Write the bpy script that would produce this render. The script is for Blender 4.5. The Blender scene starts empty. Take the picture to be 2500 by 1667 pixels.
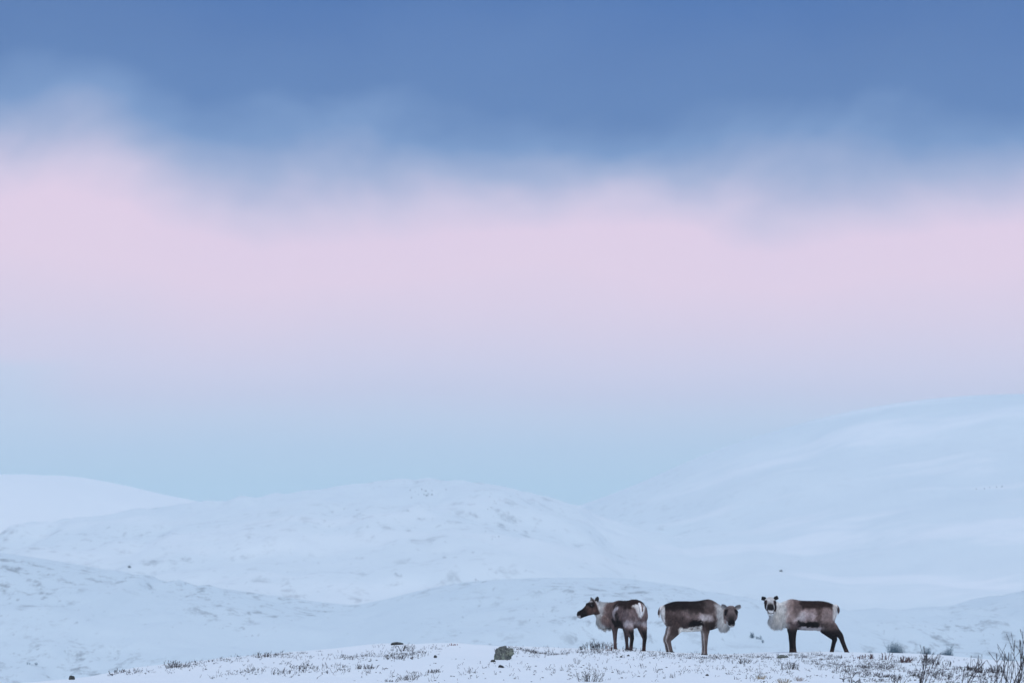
import bpy, math, random
import numpy as np
from mathutils import Vector, Matrix

SC = bpy.context.scene
COL = SC.collection
R = math.radians
K = 8.17e-5                      # radians per photograph pixel
EYE = 1500.0                     # photograph row of the eye level

# ------------------------------------------------------------------ camera
cam = bpy.data.cameras.new('camera')
cam.sensor_width = 36.0
cam.lens = 18.0 / (1250 * K)
cam.clip_start = 0.5
cam.clip_end = 30000
cam.dof.use_dof = True
cam.dof.focus_distance = 82.0
cam.dof.aperture_fstop = 7.1
cam_o = bpy.data.objects.new('camera', cam)
COL.objects.link(cam_o)
cam_o.location = (0, 0, 0)
cam_o.rotation_euler = (R(90) + (EYE - 833.5) * K, 0, 0)
SC.camera = cam_o

# ------------------------------------------------------------------ light
EXPO = 0.45
SUN_EL, SUN_AZ = R(55), R(176)   # azimuth from +Y (view direction) clockwise: behind and right of the camera
sun = bpy.data.lights.new('sun', 'SUN')
sun.energy = 1.0
sun.angle = R(50)
sun.color = (0.97, 1.0, 0.975)
sun_o = bpy.data.objects.new('sun', sun)
COL.objects.link(sun_o)
to_sun = Vector((math.sin(SUN_AZ) * math.cos(SUN_EL), math.cos(SUN_AZ) * math.cos(SUN_EL), math.sin(SUN_EL)))
sun_o.rotation_euler = to_sun.to_track_quat('Z', 'Y').to_euler()

SC.view_settings.view_transform = 'Standard'
SC.view_settings.look = 'None'
SC.view_settings.gamma = 1.0
SC.view_settings.use_curve_mapping = False
SC.view_settings.exposure = EXPO


def srgb(r, g, b):
    f = lambda c: (c / 255 / 12.92) if c / 255 <= 0.04045 else ((c / 255 + 0.055) / 1.055) ** 2.4
    return (f(r), f(g), f(b), 1.0)


class NT:
    """small helper for node trees"""
    def __init__(self, tree):
        self.t = tree
        tree.nodes.clear()

    def n(self, typ, **kw):
        nd = self.t.nodes.new(typ)
        for k, v in kw.items():
            setattr(nd, k, v)
        return nd

    def link(self, a, b):
        self.t.links.new(a, b)

    def put(self, sock, v):
        if isinstance(v, bpy.types.NodeSocket):
            self.link(v, sock)
        else:
            sock.default_value = v

    def math(self, op, a, b=0.0, c=0.0, clamp=False):
        nd = self.n('ShaderNodeMath', operation=op, use_clamp=clamp)
        self.put(nd.inputs[0], a); self.put(nd.inputs[1], b); self.put(nd.inputs[2], c)
        return nd.outputs[0]

    def mix(self, f, a, b, blend='MIX'):
        nd = self.n('ShaderNodeMix', data_type='RGBA', blend_type=blend)
        self.put(nd.inputs['Factor'], f)
        self.put([s for s in nd.inputs if s.name == 'A' and s.type == 'RGBA'][0], a)
        self.put([s for s in nd.inputs if s.name == 'B' and s.type == 'RGBA'][0], b)
        return [s for s in nd.outputs if s.type == 'RGBA'][0]

    def noise(self, vec, scale, detail=3.0, rough=0.5, dist=0.0):
        nd = self.n('ShaderNodeTexNoise')
        self.link(vec, nd.inputs['Vector'])
        nd.inputs['Scale'].default_value = scale
        nd.inputs['Detail'].default_value = detail
        nd.inputs['Roughness'].default_value = rough
        nd.inputs['Distortion'].default_value = dist
        return nd.outputs[0]

    def mapping(self, vec, scale=(1, 1, 1), loc=(0, 0, 0), rot=(0, 0, 0)):
        nd = self.n('ShaderNodeMapping')
        self.link(vec, nd.inputs['Vector'])
        nd.inputs['Scale'].default_value = scale
        nd.inputs['Location'].default_value = loc
        nd.inputs['Rotation'].default_value = rot
        return nd.outputs[0]

    def rng(self, v, a, b, c=0.0, d=1.0, smooth=True):
        nd = self.n('ShaderNodeMapRange', interpolation_type='SMOOTHSTEP' if smooth else 'LINEAR')
        self.put(nd.inputs[0], v)
        for i, x in enumerate((a, b, c, d)):
            nd.inputs[i + 1].default_value = x
        return nd.outputs[0]

    def ramp(self, f, stops, interp='LINEAR'):
        nd = self.n('ShaderNodeValToRGB')
        nd.color_ramp.interpolation = interp
        e = nd.color_ramp.elements
        while len(e) > 1:
            e.remove(e[-1])
        e[0].position, e[0].color = stops[0]
        for p, c in stops[1:]:
            x = e.new(p); x.color = c
        self.put(nd.inputs[0], f)
        return nd.outputs[0]


# ------------------------------------------------------------------ sky
world = bpy.data.worlds.new('World')
SC.world = world
world.use_nodes = True
w = NT(world.node_tree)
sky = w.n('ShaderNodeTexSky', sky_type='NISHITA', sun_disc=False)
sky.sun_elevation = SUN_EL
sky.sun_rotation = SUN_AZ
sky.altitude = 900
sky.air_density = 1.0
sky.dust_density = 2.0
sky.ozone_density = 0.3
NISH = 0.13
tc = w.n('ShaderNodeTexCoord')
dirn = w.n('ShaderNodeVectorMath', operation='NORMALIZE')
w.link(tc.outputs['Generated'], dirn.inputs[0])
sep = w.n('ShaderNodeSeparateXYZ')
w.link(dirn.outputs[0], sep.inputs[0])
dx, dy, dz = sep.outputs
az = w.math('ARCTAN2', dx, dy)                         # 0 along the view, + to the right
# lower edge of the cloud deck: lumps along the azimuth + drifting noise
cv = w.n('ShaderNodeFloatCurve')
cm = cv.mapping.curves[0]
edge_px = [(-0.20, 440), (-0.15, 410), (-0.102, 350), (-0.085, 360), (-0.070, 425), (-0.055, 475), (-0.035, 470), (-0.015, 462),
           (0.005, 455), (0.025, 475), (0.045, 490), (0.07, 455), (0.1, 415), (0.15, 435), (0.20, 440)]
pts = [((a + 0.2) / 0.4, 0.5 + (450 - y) * K * 20) for a, y in edge_px]
cm.points[0].location = pts[0]
cm.points[1].location = pts[-1]
for p in pts[1:-1]:
    cm.points.new(*p)
cv.mapping.update()
w.link(w.rng(az, -0.2, 0.2, 0, 1, False), cv.inputs['Value'])
lump = w.math('MULTIPLY', w.math('SUBTRACT', cv.outputs[0], 0.5), 0.05)      # radians
nv = w.mapping(dirn.outputs[0], scale=(1, 1, 1.5))
n1 = w.math('SUBTRACT', w.noise(nv, 16, 4, 0.52, 0.25), 0.5)
n2 = w.math('SUBTRACT', w.noise(w.mapping(dirn.outputs[0], scale=(1, 1, 2.2), loc=(3.1, 0, 1.7)), 7, 3, 0.5), 0.5)
edge_w = w.rng(dz, 0.05, 0.085)
wob = w.math('MULTIPLY', w.math('ADD', w.math('MULTIPLY', n1, 0.034), w.math('MULTIPLY', n2, 0.008)), w.math('MULTIPLY_ADD', edge_w, 0.85, 0.15))
lumpw = w.math('MULTIPLY', lump, w.rng(dz, 0.035, 0.08))
ee = w.math('SUBTRACT', w.math('ADD', dz, wob), lumpw)
f = w.rng(ee, -0.02, 0.18, 0, 1, False)


def pos(y):
    return (((EYE - y) * K) + 0.02) / 0.20


SKY_STOPS = [
    (0.0, srgb(181, 206, 234)),
    (pos(1180), srgb(181, 206, 234)),
    (pos(1090), srgb(185, 206, 234)),
    (pos(1020), srgb(192, 207, 234)),
    (pos(960), srgb(198, 206, 233)),
    (pos(900), srgb(205, 208, 234)),
    (pos(790), srgb(215, 209, 233)),
    (pos(670), srgb(224, 210, 233)),
    (pos(570), srgb(224, 209, 233)),
    (pos(490), srgb(205, 201, 228)),
    (pos(410), srgb(167, 181, 216)),
    (pos(330), srgb(131, 159, 204)),
    (pos(250), srgb(110, 140, 190)),
    (pos(110), srgb(104, 134, 186)),
    (pos(-40), srgb(94, 126, 182)),
    (1.0, srgb(96, 128, 184)),
]
HAZE_D, HAZE_TOP = 0.00014, 178.0
AIR = (0.44, 0.60, 0.86)                                # radiance the lit haze tends to


def behind_haze(p_, c):
    """sky colour outside the haze box that reads as c through it"""
    e = max(p_ * 0.20 - 0.02, 0.02)
    T = math.exp(-HAZE_D * min(HAZE_TOP / e, 7000))
    return tuple(max((c[i] - AIR[i] * (1 - T)) / T, 0.02) / 2 ** EXPO for i in range(3)) + (1,)


low = w.ramp(f, [(p_, behind_haze(p_, c)) for p_, c in SKY_STOPS])
# soft tonal drift inside the deck
dn = w.noise(w.mapping(dirn.outputs[0], scale=(1, 1, 2.0), loc=(7.3, 2, 0)), 9, 4, 0.55)
low = w.mix(w.math('MULTIPLY', w.rng(ee, 0.08, 0.11), 0.5), low, w.mix(1.0, low, w.ramp(dn, [(0.25, (0.80, 0.83, 0.87, 1)), (0.75, (1.20, 1.17, 1.12, 1))]), 'MULTIPLY'))
# pale cloud bank low over the horizon at the left
bank = w.math('MULTIPLY', w.rng(w.math('ADD', az, w.math('MULTIPLY', n1, 0.03)), -0.078, -0.095), w.math('MULTIPLY', w.rng(w.math('ADD', dz, w.math('MULTIPLY', n1, 0.01)), 0.0535, 0.0505), w.rng(dz, 0.028, 0.045)))
low = w.mix(w.math('MULTIPLY', bank, 0.28), low, tuple(c / 2 ** EXPO for c in srgb(184, 218, 238)[:3]) + (1,))
# above the deck the clouds break up and the clear twilight sky shows
nish = w.mix(1.0, sky.outputs[0], (NISH, NISH, NISH, 1), 'MULTIPLY')
brk = w.noise(w.mapping(dirn.outputs[0], scale=(1, 1, 2.5)), 3.0, 5, 0.55)
gap = w.math('MULTIPLY', w.rng(dz, 0.18, 0.36), w.rng(brk, 0.26, 0.50))
full = w.mix(gap, low, nish)
bg = w.n('ShaderNodeBackground')
w.link(full, bg.inputs['Color'])
bg.inputs['Strength'].default_value = 1.0
out = w.n('ShaderNodeOutputWorld')
w.link(bg.outputs[0], out.inputs['Surface'])

SC.cycles.use_denoising = True
SC.cycles.max_bounces = 6
SC.cycles.diffuse_bounces = 3
SC.cycles.volume_bounces = 1
SC.cycles.volume_step_rate = 1.0


# ------------------------------------------------------------------ helpers
def tag(o, label=None, cat=None, group=None, kind=None):
    if label: o['label'] = label
    if cat: o['category'] = cat
    if group: o['group'] = group
    if kind: o['kind'] = kind
    return o


def mesh_np(name, V, F, smooth=True):
    """mesh from numpy vertices and a list / array of faces"""
    me = bpy.data.meshes.new(name)
    me.from_pydata([tuple(v) for v in V] if not isinstance(V, np.ndarray) else V.tolist(), [], F if not isinstance(F, np.ndarray) else F.tolist())
    if smooth:
        me.polygons.foreach_set('use_smooth', [True] * len(me.polygons))
    me.update()
    return me


def link(name, me, mat=None, parent=None):
    o = bpy.data.objects.new(name, me)
    COL.objects.link(o)
    if mat is not None and me is not None and len(me.materials) == 0:
        me.materials.append(mat)
    if parent is not None:
        o.parent = parent
    return o


def material(name):
    m = bpy.data.materials.new(name)
    m.use_nodes = True
    nt = NT(m.node_tree)
    p = nt.n('ShaderNodeBsdfPrincipled')
    o = nt.n('ShaderNodeOutputMaterial')
    nt.link(p.outputs[0], o.inputs['Surface'])
    return m, nt, p


def hash2(ix, iy, seed):
    h = (ix.astype(np.int64) * 374761393 + iy.astype(np.int64) * 668265263 + seed * 982451653) & 0x7fffffff
    h = ((h ^ (h >> 13)) * 1274126177) & 0x7fffffff
    h = h ^ (h >> 16)
    return (h & 0xffff) / 65535.0


def vnoise(x, y, seed=0):
    x = np.asarray(x, float); y = np.asarray(y, float)
    ix, iy = np.floor(x), np.floor(y)
    fx, fy = x - ix, y - iy
    fx = fx * fx * fx * (fx * (fx * 6 - 15) + 10); fy = fy * fy * fy * (fy * (fy * 6 - 15) + 10)
    a = hash2(ix, iy, seed); b = hash2(ix + 1, iy, seed); c = hash2(ix, iy + 1, seed); d = hash2(ix + 1, iy + 1, seed)
    return (a * (1 - fx) + b * fx) * (1 - fy) + (c * (1 - fx) + d * fx) * fy - 0.5


def fbm(x, y, seed=0, octs=4, gain=0.5):
    s, a = 0.0, 1.0
    for i in range(octs):
        s = s + a * vnoise(x * 2 ** i + 17.3 * i, y * 2 ** i - 9.1 * i, seed + i)
        a *= gain
    return s


def ss(x, a, b):
    t = np.clip((x - a) / (b - a), 0, 1)
    return t * t * (3 - 2 * t)


def spline(px, py):
    """smooth monotone-ish interpolation (cubic hermite)"""
    px = np.array(px, float); py = np.array(py, float)
    m = np.gradient(py, px)

    def fn(x):
        x = np.asarray(x, float)
        xc = np.clip(x, px[0], px[-1])
        i = np.clip(np.searchsorted(px, xc) - 1, 0, len(px) - 2)
        h = px[i + 1] - px[i]
        t = (xc - px[i]) / h
        return ((2 * t**3 - 3 * t**2 + 1) * py[i] + (t**3 - 2 * t**2 + t) * h * m[i] + (-2 * t**3 + 3 * t**2) * py[i + 1] + (t**3 - t**2) * h * m[i + 1])
    return fn


# ------------------------------------------------------------------ terrain shapes
CREST = [(-3000, 1850), (-1200, 1760), (-300, 1705), (0, 1676), (187, 1656), (421, 1628), (491, 1613), (631, 1599), (814, 1582), (912, 1572), (1000, 1572),
         (1100, 1575), (1230, 1577), (1330, 1581), (1400, 1583), (1500, 1585), (1600, 1590), (1680, 1595), (1760, 1598), (1850, 1595), (1920, 1592),
         (2050, 1592), (2150, 1594), (2250, 1597), (2330, 1601), (2400, 1609), (2500, 1615), (2800, 1630), (4500, 1660)]
_cr = spline([(x - 1250) * K * 100 for x, y in CREST], [-(y - EYE) * K * 100 for x, y in CREST])


def ground_z(X, Y):
    X = np.asarray(X, float); Y = np.asarray(Y, float)
    c = _cr(X)
    near = ss(Y, 82, 30)
    z = c * (1 - near) + np.minimum(c * 0.4 - 0.55, -0.80) * near
    yc = 101.6 + 0.9 * np.sin(X * 0.33 + 0.6) + 0.5 * np.sin(X * 0.9)
    d = np.maximum(Y - yc, 0)
    z = z - np.where(d < 14, 0.0062 * d * d, 0.0062 * 196 + (d - 14) * 0.1736)
    amp = 0.11 * ss(np.abs(Y - 100.5), 0.8, 16) + 0.012
    z = z + amp * fbm(X * 0.30, Y * 0.13, 5, 3, 0.45) * np.exp(-np.maximum(Y - 130, 0) / 60) 
    z = z + 0.028 * fbm(X * 1.6 + 0.3 * Y, Y * 0.75, 11, 3, 0.5) * ss(Y, 125, 108)
    # drift of snow against the lichen boulder
    z = z + 0.075 * np.exp(-((X + 1.15) / 0.75) ** 2 - ((Y - 97.3) / 1.6) ** 2)
    return np.maximum(z, -24.0)


def grid_axis(segs):
    a = []
    for lo, hi, st in segs:
        a.append(np.arange(lo, hi, st))
    a.append([segs[-1][1]])
    return np.concatenate(a)


def sheet(name, xs, ys, zf, mat, label):
    X, Y = np.meshgrid(xs, ys)
    Z = zf(X, Y)
    V = np.stack([X.ravel(), Y.ravel(), Z.ravel()], 1)
    nx, ny = len(xs), len(ys)
    i = np.arange(nx * ny).reshape(ny, nx)
    F = np.stack([i[:-1, :-1], i[:-1, 1:], i[1:, 1:], i[1:, :-1]], -1).reshape(-1, 4)
    me = mesh_np(name, V, F)
    return tag(link(name, me, mat), label=label, kind='structure')


def snow_material(name, scale, patch, near=False, seed=(0, 0, 0), stretch=3.0, thr=(0.60, 0.74), alb=1.0, drifts=False, lit_tone=False):
    m, nt, p = material(name)
    g = nt.n('ShaderNodeNewGeometry')
    P = g.outputs['Position']
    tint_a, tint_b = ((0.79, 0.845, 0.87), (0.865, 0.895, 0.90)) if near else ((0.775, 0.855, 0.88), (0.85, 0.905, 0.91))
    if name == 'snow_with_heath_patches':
        tint_a, tint_b = (0.745, 0.86, 0.91), (0.815, 0.91, 0.94)  # shaded blue look of the mound painted into its snow colour
    if lit_tone:
        tint_a, tint_b = (0.92, 0.92, 0.90), (0.95, 0.95, 0.93)  # brightness of a light-facing slope painted into the snow colour
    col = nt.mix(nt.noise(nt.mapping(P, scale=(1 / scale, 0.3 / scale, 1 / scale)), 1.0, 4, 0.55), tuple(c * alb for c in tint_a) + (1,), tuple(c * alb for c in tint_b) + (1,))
    if patch > 0:
        a = nt.noise(nt.mapping(P, scale=(1 / scale, 1 / scale / stretch, 0.0), loc=seed), 9.0, 10, 0.72, 0.25)
        b = nt.noise(nt.mapping(P, scale=(1 / scale, 1 / scale / stretch, 0.0), loc=(seed[0] + 5, seed[1] + 2, 0)), 0.9, 2, 0.5)
        msk = nt.math('MULTIPLY', nt.rng(a, thr[0], thr[1]), nt.rng(b, 0.43, 0.60))
        c_ = nt.noise(nt.mapping(P, scale=(1 / scale, 0.6 / scale / stretch, 0.0), loc=(seed[0] + 9, seed[1], 0)), 26.0, 5, 0.6, 0.4)
        fine = nt.math('MULTIPLY', nt.rng(c_, 0.60, 0.74), nt.rng(b, 0.34, 0.52))
        sp = nt.n('ShaderNodeSeparateXYZ'); nt.link(P, sp.inputs[0])
        if drifts:
            msk = nt.math('MULTIPLY', msk, nt.rng(sp.outputs[0], 10, 120, 1.0, 0.12)); fine = nt.math('MULTIPLY', fine, nt.rng(sp.outputs[0], 10, 120, 1.0, 0.2))
        msk = nt.math('MAXIMUM', msk, nt.math('MULTIPLY', fine, 0.8))
        col = nt.mix(nt.math('MULTIPLY', msk, patch), col, (0.15, 0.165, 0.175, 1))
    if drifts:
        sepx = nt.n('ShaderNodeSeparateXYZ'); nt.link(P, sepx.inputs[0])
        dm = nt.noise(nt.mapping(P, scale=(1 / 120.0, 1 / 150.0, 0), loc=(4.1, 1.7, 0)), 1.0, 9, 0.62, 0.3)
        col = nt.mix(nt.math('MULTIPLY', nt.rng(dm, 0.47, 0.66), nt.rng(sepx.outputs[0], 20, 160, 0.3, 0.75)), col, (0.90, 0.915, 0.915, 1))
    nt.link(col, p.inputs['Base Color'])
    p.inputs['Roughness'].default_value = 0.75
    p.inputs['Specular IOR Level'].default_value = 0.15
    if near:
        b1 = nt.noise(nt.mapping(P, scale=(1, 0.5, 1)), 7.0, 4, 0.6)
        b2 = nt.noise(P, 45.0, 2, 0.6)
        h = nt.math('MULTIPLY_ADD', b2, 0.25, b1)
        bm_ = nt.n('ShaderNodeBump')
        bm_.inputs['Strength'].default_value = 0.5
        bm_.inputs['Distance'].default_value = 0.03
        nt.link(h, bm_.inputs['Height'])
        nt.link(bm_.outputs[0], p.inputs['Normal'])
    else:
        b1 = nt.noise(nt.mapping(P, scale=(1 / scale, 0.4 / scale, 0)), 5.0, 5, 0.6)
        bm_ = nt.n('ShaderNodeBump')
        bm_.inputs['Strength'].default_value = 0.5
        bm_.inputs['Distance'].default_value = scale * 0.02
        nt.link(b1, bm_.inputs['Height'])
        nt.link(bm_.outputs[0], p.inputs['Normal'])
    return m


SNOW_NEAR = snow_material('wind_packed_snow', 4.0, 0.0, near=True)

gx = grid_axis([(-90, -16, 2.0), (-16, 16, 0.11), (16, 90.1, 2.0)])
gy = grid_axis([(-40, 40, 1.5), (40, 110, 0.14), (110, 140, 0.8), (140, 420, 5)])
sheet('ground', gx, gy, ground_z, SNOW_NEAR, 'snow covered tundra crest that the reindeer stand on')


HILLS = []


def hill(name, D, front, back, crest_px, mat, label, seed, und=1.0, base=-26.0, nx=360, ny=190, p=1.6, halfa=0.2, streak=0.0, join=None):
    fn = spline([(x - 1250) * K * D for x, y in crest_px], [(EYE - y) * K * D for x, y in crest_px])
    x0, x1 = -halfa * D, halfa * D
    xs = np.linspace(x0, x1, nx)
    ys = np.concatenate([D - front + front * np.linspace(0, 1, ny) , D + back * np.linspace(0, 1, 50)[1:] ** 1.3])

    hold = {'fix': (np.linspace(-halfa * 0.9, halfa * 0.9, 121) * D, np.zeros(121))}

    def zf(X, Y):
        H = fn(X) + np.interp(X, *hold['fix'])
        sk = 0.05 * front * fbm(X / (0.25 * front) , X * 0 + 3.3, seed + 40, 2)
        t = np.where(Y < D, (D - Y + sk * ss(D - Y, 0, front * 0.3)) / front, (Y - D) / back)
        t = np.clip(t, 0, 1)
        tr = (np.sqrt(t * t + 0.0036) - 0.06) / (math.sqrt(1.0036) - 0.06)
        prof = np.where(Y < D, (1 - t ** p) if p > 0 else (1 - tr) ** (-p), (1 - t ** 1.5))
        z = base + (H - base) * prof
        u = und * (fbm(X / (D * 0.022), Y / (D * 0.075), seed, 4, 0.5) * 0.0034 * D) * ss(t, 0.0, 0.12)
        if streak:
            u = u + streak * 2.2 * fbm(X / 420 + Y / 900, Y / 75, seed + 3, 3, 0.5) * ss(t, 0.02, 0.2)
        return z + u
    # lower the crest until the skyline seen from the standing point is the intended one
    aa = np.linspace(-halfa * 0.9, halfa * 0.9, 121)
    ray = np.linspace(D - front, D + back * 0.5, 300)
    want = spline([(x - 1250) * K for x, y in crest_px], [(EYE - y) * K for x, y in crest_px])
    for it in range(4):
        XX, YY = np.meshgrid(aa, ray)
        over = (zf(XX * YY, YY) / YY).max(0) - want(aa)
        hold['fix'] = (aa * D, hold['fix'][1] - np.clip(over, -0.01, 0.01) * D * 0.8)
    if name is None:
        return zf
    if join is None:
        HILLS.append((zf, D - front, D))
        return sheet(name, xs, ys, zf, mat, label)

    def both(X, Y):
        a_, b_ = zf(X, Y), join(X, Y)
        h = np.clip(0.5 + 0.5 * (a_ - b_) / 26.0, 0, 1)
        return b_ * (1 - h) + a_ * h + 26.0 * h * (1 - h) * 0.6
    HILLS.append((both, D - front, D + 600))
    ys2 = np.concatenate([np.linspace(900, 3000, 260), np.linspace(3000, 4100, 60)[1:]])
    return sheet(name, np.linspace(-560, 620, 420), ys2, both, mat, label)


M_mound = snow_material('snow_with_heath_patches', 24.0, 0.60, seed=(0.7, 0.2, 0), stretch=5.0, thr=(0.51, 0.65), alb=0.86)  # lower alb stands in for shade on this slope; heath patches are real
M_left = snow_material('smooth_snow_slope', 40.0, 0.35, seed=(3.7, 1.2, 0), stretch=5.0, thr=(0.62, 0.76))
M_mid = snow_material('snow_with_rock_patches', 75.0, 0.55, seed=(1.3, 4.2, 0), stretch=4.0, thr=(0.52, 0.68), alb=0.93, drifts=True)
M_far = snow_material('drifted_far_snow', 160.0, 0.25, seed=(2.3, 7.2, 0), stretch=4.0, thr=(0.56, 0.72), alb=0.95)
M_bright = snow_material('far_snow_lit_tone', 260.0, 0.0, alb=1.0, lit_tone=True)  # left hill painted lighter, as if turned to the light

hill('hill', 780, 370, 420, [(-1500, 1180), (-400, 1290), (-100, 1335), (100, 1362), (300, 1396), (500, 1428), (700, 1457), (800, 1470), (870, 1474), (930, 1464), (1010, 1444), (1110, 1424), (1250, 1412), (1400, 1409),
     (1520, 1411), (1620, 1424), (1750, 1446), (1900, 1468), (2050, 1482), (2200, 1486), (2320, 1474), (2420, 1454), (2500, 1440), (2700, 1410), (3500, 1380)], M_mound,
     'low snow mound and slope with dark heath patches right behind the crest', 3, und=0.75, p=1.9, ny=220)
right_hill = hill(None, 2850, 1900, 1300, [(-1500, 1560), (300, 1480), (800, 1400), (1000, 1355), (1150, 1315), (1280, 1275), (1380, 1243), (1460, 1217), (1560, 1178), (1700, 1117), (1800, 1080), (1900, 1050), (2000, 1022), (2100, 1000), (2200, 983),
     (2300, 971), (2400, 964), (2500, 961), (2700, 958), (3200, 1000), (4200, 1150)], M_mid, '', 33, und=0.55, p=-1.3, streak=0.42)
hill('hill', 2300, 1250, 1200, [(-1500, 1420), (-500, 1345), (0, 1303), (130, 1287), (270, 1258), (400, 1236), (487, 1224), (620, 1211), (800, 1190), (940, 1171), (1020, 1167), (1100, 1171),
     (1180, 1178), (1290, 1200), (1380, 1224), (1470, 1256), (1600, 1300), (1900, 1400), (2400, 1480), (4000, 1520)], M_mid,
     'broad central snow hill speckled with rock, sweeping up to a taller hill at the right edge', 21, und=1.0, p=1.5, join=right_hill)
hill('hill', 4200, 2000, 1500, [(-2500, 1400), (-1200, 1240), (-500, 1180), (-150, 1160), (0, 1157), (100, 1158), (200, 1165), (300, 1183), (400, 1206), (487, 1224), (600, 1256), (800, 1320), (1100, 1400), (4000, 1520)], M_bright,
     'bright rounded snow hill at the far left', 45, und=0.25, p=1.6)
vx = grid_axis([(-2400, -900, 100), (-900, 900, 30), (900, 2401, 100)])
vy = grid_axis([(240, 1500, 30), (1500, 6800, 250)])
sheet('valley', vx, vy, lambda X, Y: -22.0 + 2.0 * fbm(X / 90, Y / 200, 77, 3), M_left, 'snow covered valley floor behind the crest')

# ------------------------------------------------------------------ haze
hv = np.array([(x, y, z) for x in (-2600, 2600) for y in (-60, 7000) for z in (-40, 178)], float)
hf = [(0, 1, 3, 2), (4, 6, 7, 5), (0, 4, 5, 1), (2, 3, 7, 6), (0, 2, 6, 4), (1, 5, 7, 3)]
hm = bpy.data.materials.new('haze')
hm.use_nodes = True
ht = NT(hm.node_tree)
pv = ht.n('ShaderNodeVolumePrincipled')
pv.inputs['Color'].default_value = (0.70, 0.89, 0.97, 1)
pv.inputs['Density'].default_value = HAZE_D
pv.inputs['Anisotropy'].default_value = 0.0
ho = ht.n('ShaderNodeOutputMaterial')
ht.link(pv.outputs[0], ho.inputs['Volume'])
tag(link('haze', mesh_np('haze', hv, hf, False), hm), label='thin pale winter haze over the valley', kind='stuff')

# ------------------------------------------------------------------ reindeer
def smooth_path(rows, sub=5):
    """Catmull-Rom resampling of rows of parameters"""
    A = np.array(rows, float)
    n = len(A)
    o = []
    for i in range(n - 1):
        p0 = A[i - 1] if i > 0 else 2 * A[0] - A[1]
        p1, p2 = A[i], A[i + 1]
        p3 = A[i + 2] if i + 2 < n else 2 * A[-1] - A[-2]
        for k in range(sub):
            t = k / sub
            o.append(0.5 * ((2 * p1) + (-p0 + p2) * t + (2 * p0 - 5 * p1 + 4 * p2 - p3) * t * t + (-p0 + 3 * p1 - 3 * p2 + p3) * t ** 3))
    o.append(A[-1])
    return np.array(o)


class Skin:
    """collects closed tubes and ellipsoids that a voxel remesh later fuses into one body"""
    def __init__(self):
        self.V, self.F = [], []

    def add(self, V, F):
        b = len(self.V)
        self.V.extend([tuple(v) for v in V])
        self.F.extend([tuple(b + i for i in f) for f in F])

    def rings(self, rings):
        n = len(rings[0]); m = len(rings)
        V = [v for r in rings for v in r]
        F = []
        for i in range(m - 1):
            for j in range(n):
                F.append((i * n + j, i * n + (j + 1) % n, (i + 1) * n + (j + 1) % n, (i + 1) * n + j))
        c0 = len(V); V.append(np.mean(rings[0], 0))
        c1 = len(V); V.append(np.mean(rings[-1], 0))
        for j in range(n):
            F.append((c0, (j + 1) % n, j))
            F.append((c1, (m - 1) * n + j, (m - 1) * n + (j + 1) % n))
        self.add(V, F)

    def section_loft(self, rows, M=None, sub=4, seg=22, ex=2.2):
        """rows: x, ztop, zbot, halfwidth (sections across x), M places them"""
        S = smooth_path(rows, sub)
        out_ = []
        th = np.linspace(0, 2 * np.pi, seg, endpoint=False)
        c, s = np.cos(th), np.sin(th)
        cx = np.sign(c) * np.abs(c) ** (2 / ex); sx = np.sign(s) * np.abs(s) ** (2 / ex)
        for x, zt, zb, hw in S:
            r = np.stack([np.full(seg, x), hw * cx, (zt + zb) / 2 + (zt - zb) / 2 * sx], 1)
            if M is not None:
                r = r @ M[0].T + M[1]
            out_.append(r)
        self.rings(out_)

    def tube(self, rows, fwd=(1, 0, 0), sub=4, seg=16):
        """rows: x, y, z, half along fwd, half across"""
        S = smooth_path(rows, sub)
        P = S[:, :3]
        T = np.gradient(P, axis=0)
        T /= np.linalg.norm(T, axis=1)[:, None]
        fw = np.array(fwd, float)
        th = np.linspace(0, 2 * np.pi, seg, endpoint=False)
        out_ = []
        for i in range(len(S)):
            u = fw - T[i] * (fw @ T[i]); u /= np.linalg.norm(u)
            v = np.cross(T[i], u)
            out_.append(P[i] + np.outer(np.cos(th), u) * S[i, 3] + np.outer(np.sin(th), v) * S[i, 4])
        self.rings(out_)

    def blob(self, c, r, M=None, seg=16):
        rows = []
        for k in range(1, 10):
            a = math.pi * k / 10
            th = np.linspace(0, 2 * np.pi, seg, endpoint=False)
            q = np.stack([np.cos(th) * math.sin(a) * r[0], np.sin(th) * math.sin(a) * r[1], np.full(seg, -math.cos(a) * r[2])], 1)
            if M is not None:
                q = q @ M.T
            rows.append(q + np.array(c))
        self.rings(rows)


def frame(fwd, up=(0, 0, 1)):
    f = np.array(fwd, float); f /= np.linalg.norm(f)
    u = np.array(up, float); u = u - f * (u @ f); u /= np.linalg.norm(u)
    l = np.cross(u, f)
    return np.stack([f, l, u], 1)          # columns: forward, left, up


def coat_material(name, rough=0.85):
    m, nt, p = material(name)
    at = nt.n('ShaderNodeVertexColor', layer_name='coat')
    tcn = nt.n('ShaderNodeTexCoord')
    nz = nt.noise(nt.mapping(tcn.outputs['Object'], scale=(1, 1, 0.45)), 55.0, 3, 0.6)
    colr = nt.mix(1.0, at.outputs[0], nt.ramp(nz, [(0.25, (0.72, 0.72, 0.72, 1)), (0.75, (1.28, 1.27, 1.26, 1))]), 'MULTIPLY')
    nt.link(colr, p.inputs['Base Color'])
    p.inputs['Roughness'].default_value = rough
    p.inputs['Specular IOR Level'].default_value = 0.04
    return m


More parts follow.
